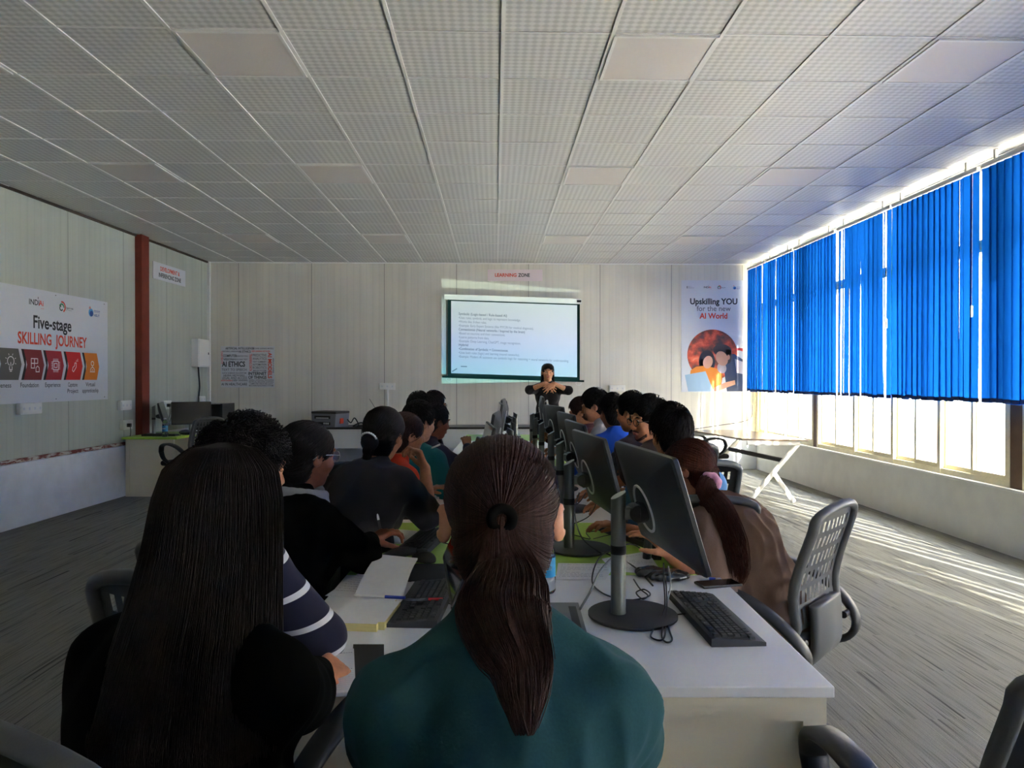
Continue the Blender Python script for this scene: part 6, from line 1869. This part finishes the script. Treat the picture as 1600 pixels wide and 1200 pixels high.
# --- navy shirt with the arm out
P7 = Person('boy in a navy shirt with one arm stretched over the desk', headpt(680, 633, 5.1, .125), -44, lean=16, curve=10, hyaw=-14, hpitch=10, skin=1, width=1.15, rhand=(-.20, 5.22, .96), lhand=(-.28, 5.5, .80), group=SIT, vox=.006, fem=False)
o = P7.body(); P7.top('shirt', M_navy, g=.018, loose=1.05); P7.trousers()
hair_obj('hair', short_hair(P7.Hc, P7.Hm, n=700, ln=.03, lift=.010, seed=7), M_hair_dark, o); face_parts(P7.o, P7.Hc, P7.Hm)
place_chair('office chair of the boy in the navy shirt', (P7.base[0], P7.base[1]), -44, P7.seat_z)
P8 = Person('boy with bushy dark hair behind the teal knit, only the hair showing', headpt(655, 615, 5.85, .13), -20, lean=8, hyaw=0, group=SIT, vox=.008, fem=False)
o = P8.body(); P8.top('shirt', M_blackc, g=.016); P8.trousers(); hair_obj('hair', short_hair(P8.Hc, P8.Hm, n=700, ln=.045, lift=.018, seed=8, top=.016), M_hair_dark, o)
place_chair('office chair of the bushy-haired boy at the left side', (P8.base[0], P8.base[1]), -20, P8.seat_z)
P9 = Person('boy in glasses turned to the right at the far end of the left row', headpt(679, 614, 6.5, .125), -62, lean=8, hyaw=-14, hpitch=4, skin=0, group=SIT, vox=.006, fem=False)
o = P9.body(); P9.top('shirt', M_navy, g=.016); P9.trousers(); hair_obj('hair', short_hair(P9.Hc, P9.Hm, n=700, ln=.035, lift=.016, seed=9), M_hair_dark, o); face_parts(P9.o, P9.Hc, P9.Hm, glasses=True)
place_chair('office chair of the boy in glasses at the far left of the row', (P9.base[0], P9.base[1]), -62, P9.seat_z)

# --- right side: brown knit with the pink scrunchie, leaning on the desk
Q1 = Person('girl in light brown knit with a long ponytail in a pink scrunchie', headpt(1076, 692, 2.92, .118), 54, lean=20, curve=22, hyaw=6, hpitch=18, hroll=10, skin=0, width=1.15, lhand=(.66, 2.66, .80), rhand=(.58, 3.12, .80), lhint=(-.4, -.1, -.8), group=SIT, vox=.0055, lateral=-4)
o = Q1.body(); Q1.top('jumper', M_brownk, g=.030, sleeve=.50, fold=(.011, 12, 11), loose=1.05, vox=.006, hem=1, belly=1.08); Q1.trousers(mat('black_trousers', srgb(20, 20, 22), .9))
tie = v3(.0, -.112, -.02)
parts = swept_cap(Q1.Hc, Q1.Hm, tie, 1, n=1700, seed=12, grow=.012, nape=-.085, r=.0014)
tp = at_y(1098, 757, 2.80); t0 = Q1.loc((tp.x, tp.y, tp.z)); T_ = Q1.Hc + Q1.Hm @ tie
ptw = [(1104, 768, 2.74), (1126, 800, 2.68), (1144, 848, 2.63), (1154, 888, 2.60), (1152, 914, 2.59)]
pth = [T_ * .6 + t0 * .4] + [Q1.loc(tuple(at_y(a, b_, D))) for a, b_, D in ptw]
parts += tail([T_] + pth, [.018, .026, .040, .052, .052, .040, .016], n=600, seed=13, wave=.012, r=.0014)
h_ = hair_obj('hair', parts, M_hair_red, o)
sd = Sdf(); cc = T_ * .45 + pth[1] * .55; ax = nrm(pth[1] - T_); e1 = nrm(np.cross(ax, v3(0, 0, 1))); e2 = np.cross(ax, e1)
for k in range(12):
    a0, a1 = 2 * PI * k / 12, 2 * PI * (k + 1) / 12
    sd.cap(cc + .028 * (e1 * math.cos(a0) + e2 * math.sin(a0)) + ax * .006 * (k % 2), cc + .028 * (e1 * math.cos(a1) + e2 * math.sin(a1)) + ax * .006 * ((k + 1) % 2), .013 + .003 * (k % 2), k=.003)
sdf_obj('scrunchie', sd, .0035, M_pink, h_)
place_chair('grey-black office chair with a slotted back behind the girl in brown, on the right', (1.03, 2.82), 46, .475)

Q2 = Person('boy with thick dark hair and a bright red collar behind the girl in brown', headpt(1048, 637, 3.25, .128), 2, lean=10, curve=10, hyaw=6, hpitch=10, skin=0, width=1.05, lhand=(.74, 3.55, .80), rhand=(.70, 3.75, .80), group=SIT, vox=.006, fem=False)
o = Q2.body(); Q2.top('shirt', cloth('blue_white_jersey', srgb(92, 140, 190)), g=.018, sleeve=.46); Q2.trousers(); collar(Q2, M_redt, r=.066, h=.012, lift=.02)
hair_obj('hair', short_hair(Q2.Hc, Q2.Hm, n=1300, ln=.05, lift=.018, seed=14, top=.016), M_hair_dark, o)
place_chair('dark office chair of the boy with the red collar', (Q2.base[0], Q2.base[1]), 0, Q2.seat_z)

Q3 = Person('boy in round glasses with a short beard looking to the left, in dark brown', headpt(1013, 623, 3.95, .125), 28, lean=12, curve=6, hyaw=84, hpitch=6, hroll=-4, skin=0, width=1.05, lhand=(.60, 3.75, .82), rhand=(.62, 4.1, .80), group=SIT, vox=.0042, fem=False)
o = Q3.body(); Q3.top('shirt', M_brownsh, g=.016, sleeve=.46); Q3.trousers(); face_parts(Q3.o, Q3.Hc, Q3.Hm, glasses=True, moustache=True)
hair_obj('hair', short_hair(Q3.Hc, Q3.Hm, n=1200, ln=.042, lift=.018, seed=15, top=.014), M_hair_dark, o)
place_chair('office chair of the boy in round glasses', (Q3.base[0], Q3.base[1]), 18, Q3.seat_z)

Q4 = Person('boy with dark hair turned away between the blue T-shirt and the boy in glasses', headpt(988, 616, 4.55, .125), 34, lean=10, hyaw=14, hpitch=8, skin=0, width=1.05, group=SIT, vox=.006, fem=False, lhand=(.62, 4.3, .80), rhand=(.60, 4.75, .80))
o = Q4.body(); Q4.top('shirt', M_brownsh, g=.016, sleeve=.46); Q4.trousers(); hair_obj('hair', short_hair(Q4.Hc, Q4.Hm, n=900, ln=.04, lift=.016, seed=16), M_hair_dark, o)
place_chair('office chair with slots showing between the blue T-shirt and the dark-haired boy', (Q4.base[0], Q4.base[1]), 34, Q4.seat_z)

Q5 = Person('boy in a bright blue T-shirt with his back turned', headpt(957, 618, 5.0, .125), 18, lean=6, curve=6, hyaw=0, hpitch=6, skin=0, width=1.08, group=SIT, vox=.006, fem=False, lhand=(.55, 4.95, .80), rhand=(.66, 5.4, .80))
o = Q5.body(); Q5.top('t_shirt', M_bluet, g=.020, sleeve=.46, fold=(.004, 10, 5), loose=1.05); Q5.trousers(); hair_obj('hair', short_hair(Q5.Hc, Q5.Hm, n=900, ln=.042, lift=.014, seed=17), M_hair_dark, o)
place_chair('black office chair back below the blue T-shirt', (Q5.base[0], Q5.base[1]), 14, Q5.seat_z)

Q6 = Person('boy in a light grey hoodie bending towards the desk', headpt(930, 611, 5.65, .125), 62, lean=16, curve=12, hyaw=14, hpitch=14, skin=0, width=1.08, group=SIT, vox=.0055, fem=False, lhand=(.52, 5.75, .88), rhand=(.50, 6.0, .85))
o = Q6.body(); Q6.top('hoodie', M_greyh, g=.022, fold=(.005, 9, 6), loose=1.05); Q6.trousers(); hair_obj('hair', short_hair(Q6.Hc, Q6.Hm, n=900, ln=.045, lift=.018, seed=18, top=.014), M_hair_dark, o)
sd = Sdf()
for k in range(10):
    a0, a1 = R(190 + 16 * k), R(206 + 16 * k); c = Q6.N + Q6.u2 * .0
    f = lambda a: c + v3(.085 * math.cos(a), .070 * math.sin(a), -.012 + .03 * abs(math.cos(a)))
    sd.cap(f(a0), f(a1), .026, k=.015)
child_sdf(Q6, 'hood', sd, .006, M_greyh)
place_chair('office chair of the boy in the grey hoodie', (Q6.base[0] + .03, Q6.base[1]), 62, Q6.seat_z)

Q7 = Person('person with a maroon sleeve and raised hand, farthest in the right row', headpt(908, 624, 6.3, .12), 66, lean=24, curve=16, hyaw=10, hpitch=14, skin=0, group=SIT, vox=.005, lhand=(.53, 6.15, 1.05), rhand=(.50, 6.6, .90))
Q7.hand(-1, (-.75, .1, -.4), (.2, -.3, -.8), (.5, .6, .4))
o = Q7.body(); Q7.top('jumper', M_maroon, g=.016, cuff=.01); Q7.trousers(); hair_obj('hair', short_hair(Q7.Hc, Q7.Hm, n=700, ln=.05, lift=.014, seed=19), M_hair_brown, o)
place_chair('office chair of the person in the maroon sleeve', (Q7.base[0] + .03, Q7.base[1]), 66, Q7.seat_z)

# --- the presenter, standing with her fingers interlocked in front of her
hp = headpt(856, 575, 9.75, .118)
T1 = Person('standing presenter with long dark hair and dark top, hands raised', hp, 176, lean=0, curve=2, hyaw=4, hpitch=2, skin=2, stand=True, scale=1.0, width=1.0, group=None, vox=.0045, lhint=(-.85, .0, -.32), rhint=(.85, 0, -.32), lhand=(hp[0] + .06, 9.43, hp[2] - .095), rhand=(hp[0] - .06, 9.45, hp[2] - .09))
# scale so that the head is at the measured height
T1.hand(-1, (-.75, -.25, -.45), (-.2, .75, -.5), ((.15, .2, .1), (.1, .2, .1), (.1, .15, .1), (.15, .2, .1)), spread=.22)
T1.hand(1, (.75, -.3, -.45), (.2, .75, -.5), ((.15, .2, .1), (.1, .2, .1), (.1, .15, .1), (.15, .2, .1)), spread=.22)
o = T1.body(); T1.top('top', M_dkblack, g=.016, sleeve=.60, loose=1.2, cuff=.012, hem=1)
T1.trousers(); face_parts(T1.o, T1.Hc, T1.Hm)
rows = [(.126, (0, -.01), .012, .012), (.116, (0, -.012), .050, .060), (.085, (0, -.016), .078, .092), (.03, (0, -.022), .086, .100), (-.05, (0, -.03), .088, .094), (-.13, (0, -.045), .094, .082), (-.21, (0, -.06), .098, .07), (-.30, (0, -.07), .095, .06)]
long_hair(T1, rows, 900, 22, r=.0018, m=M_hair_dark, phi=(180, 360))

# --- empty chairs
place_chair('empty office chair with its mesh back at the bottom right corner of the picture', (1.02, 1.45), 4)
place_chair('black slotted office chair standing at the left wall desks', (-3.72, 8.80), 60)
place_chair('empty black office chair turned towards the window, left of the X-legged table', (2.80, 9.5), -80)
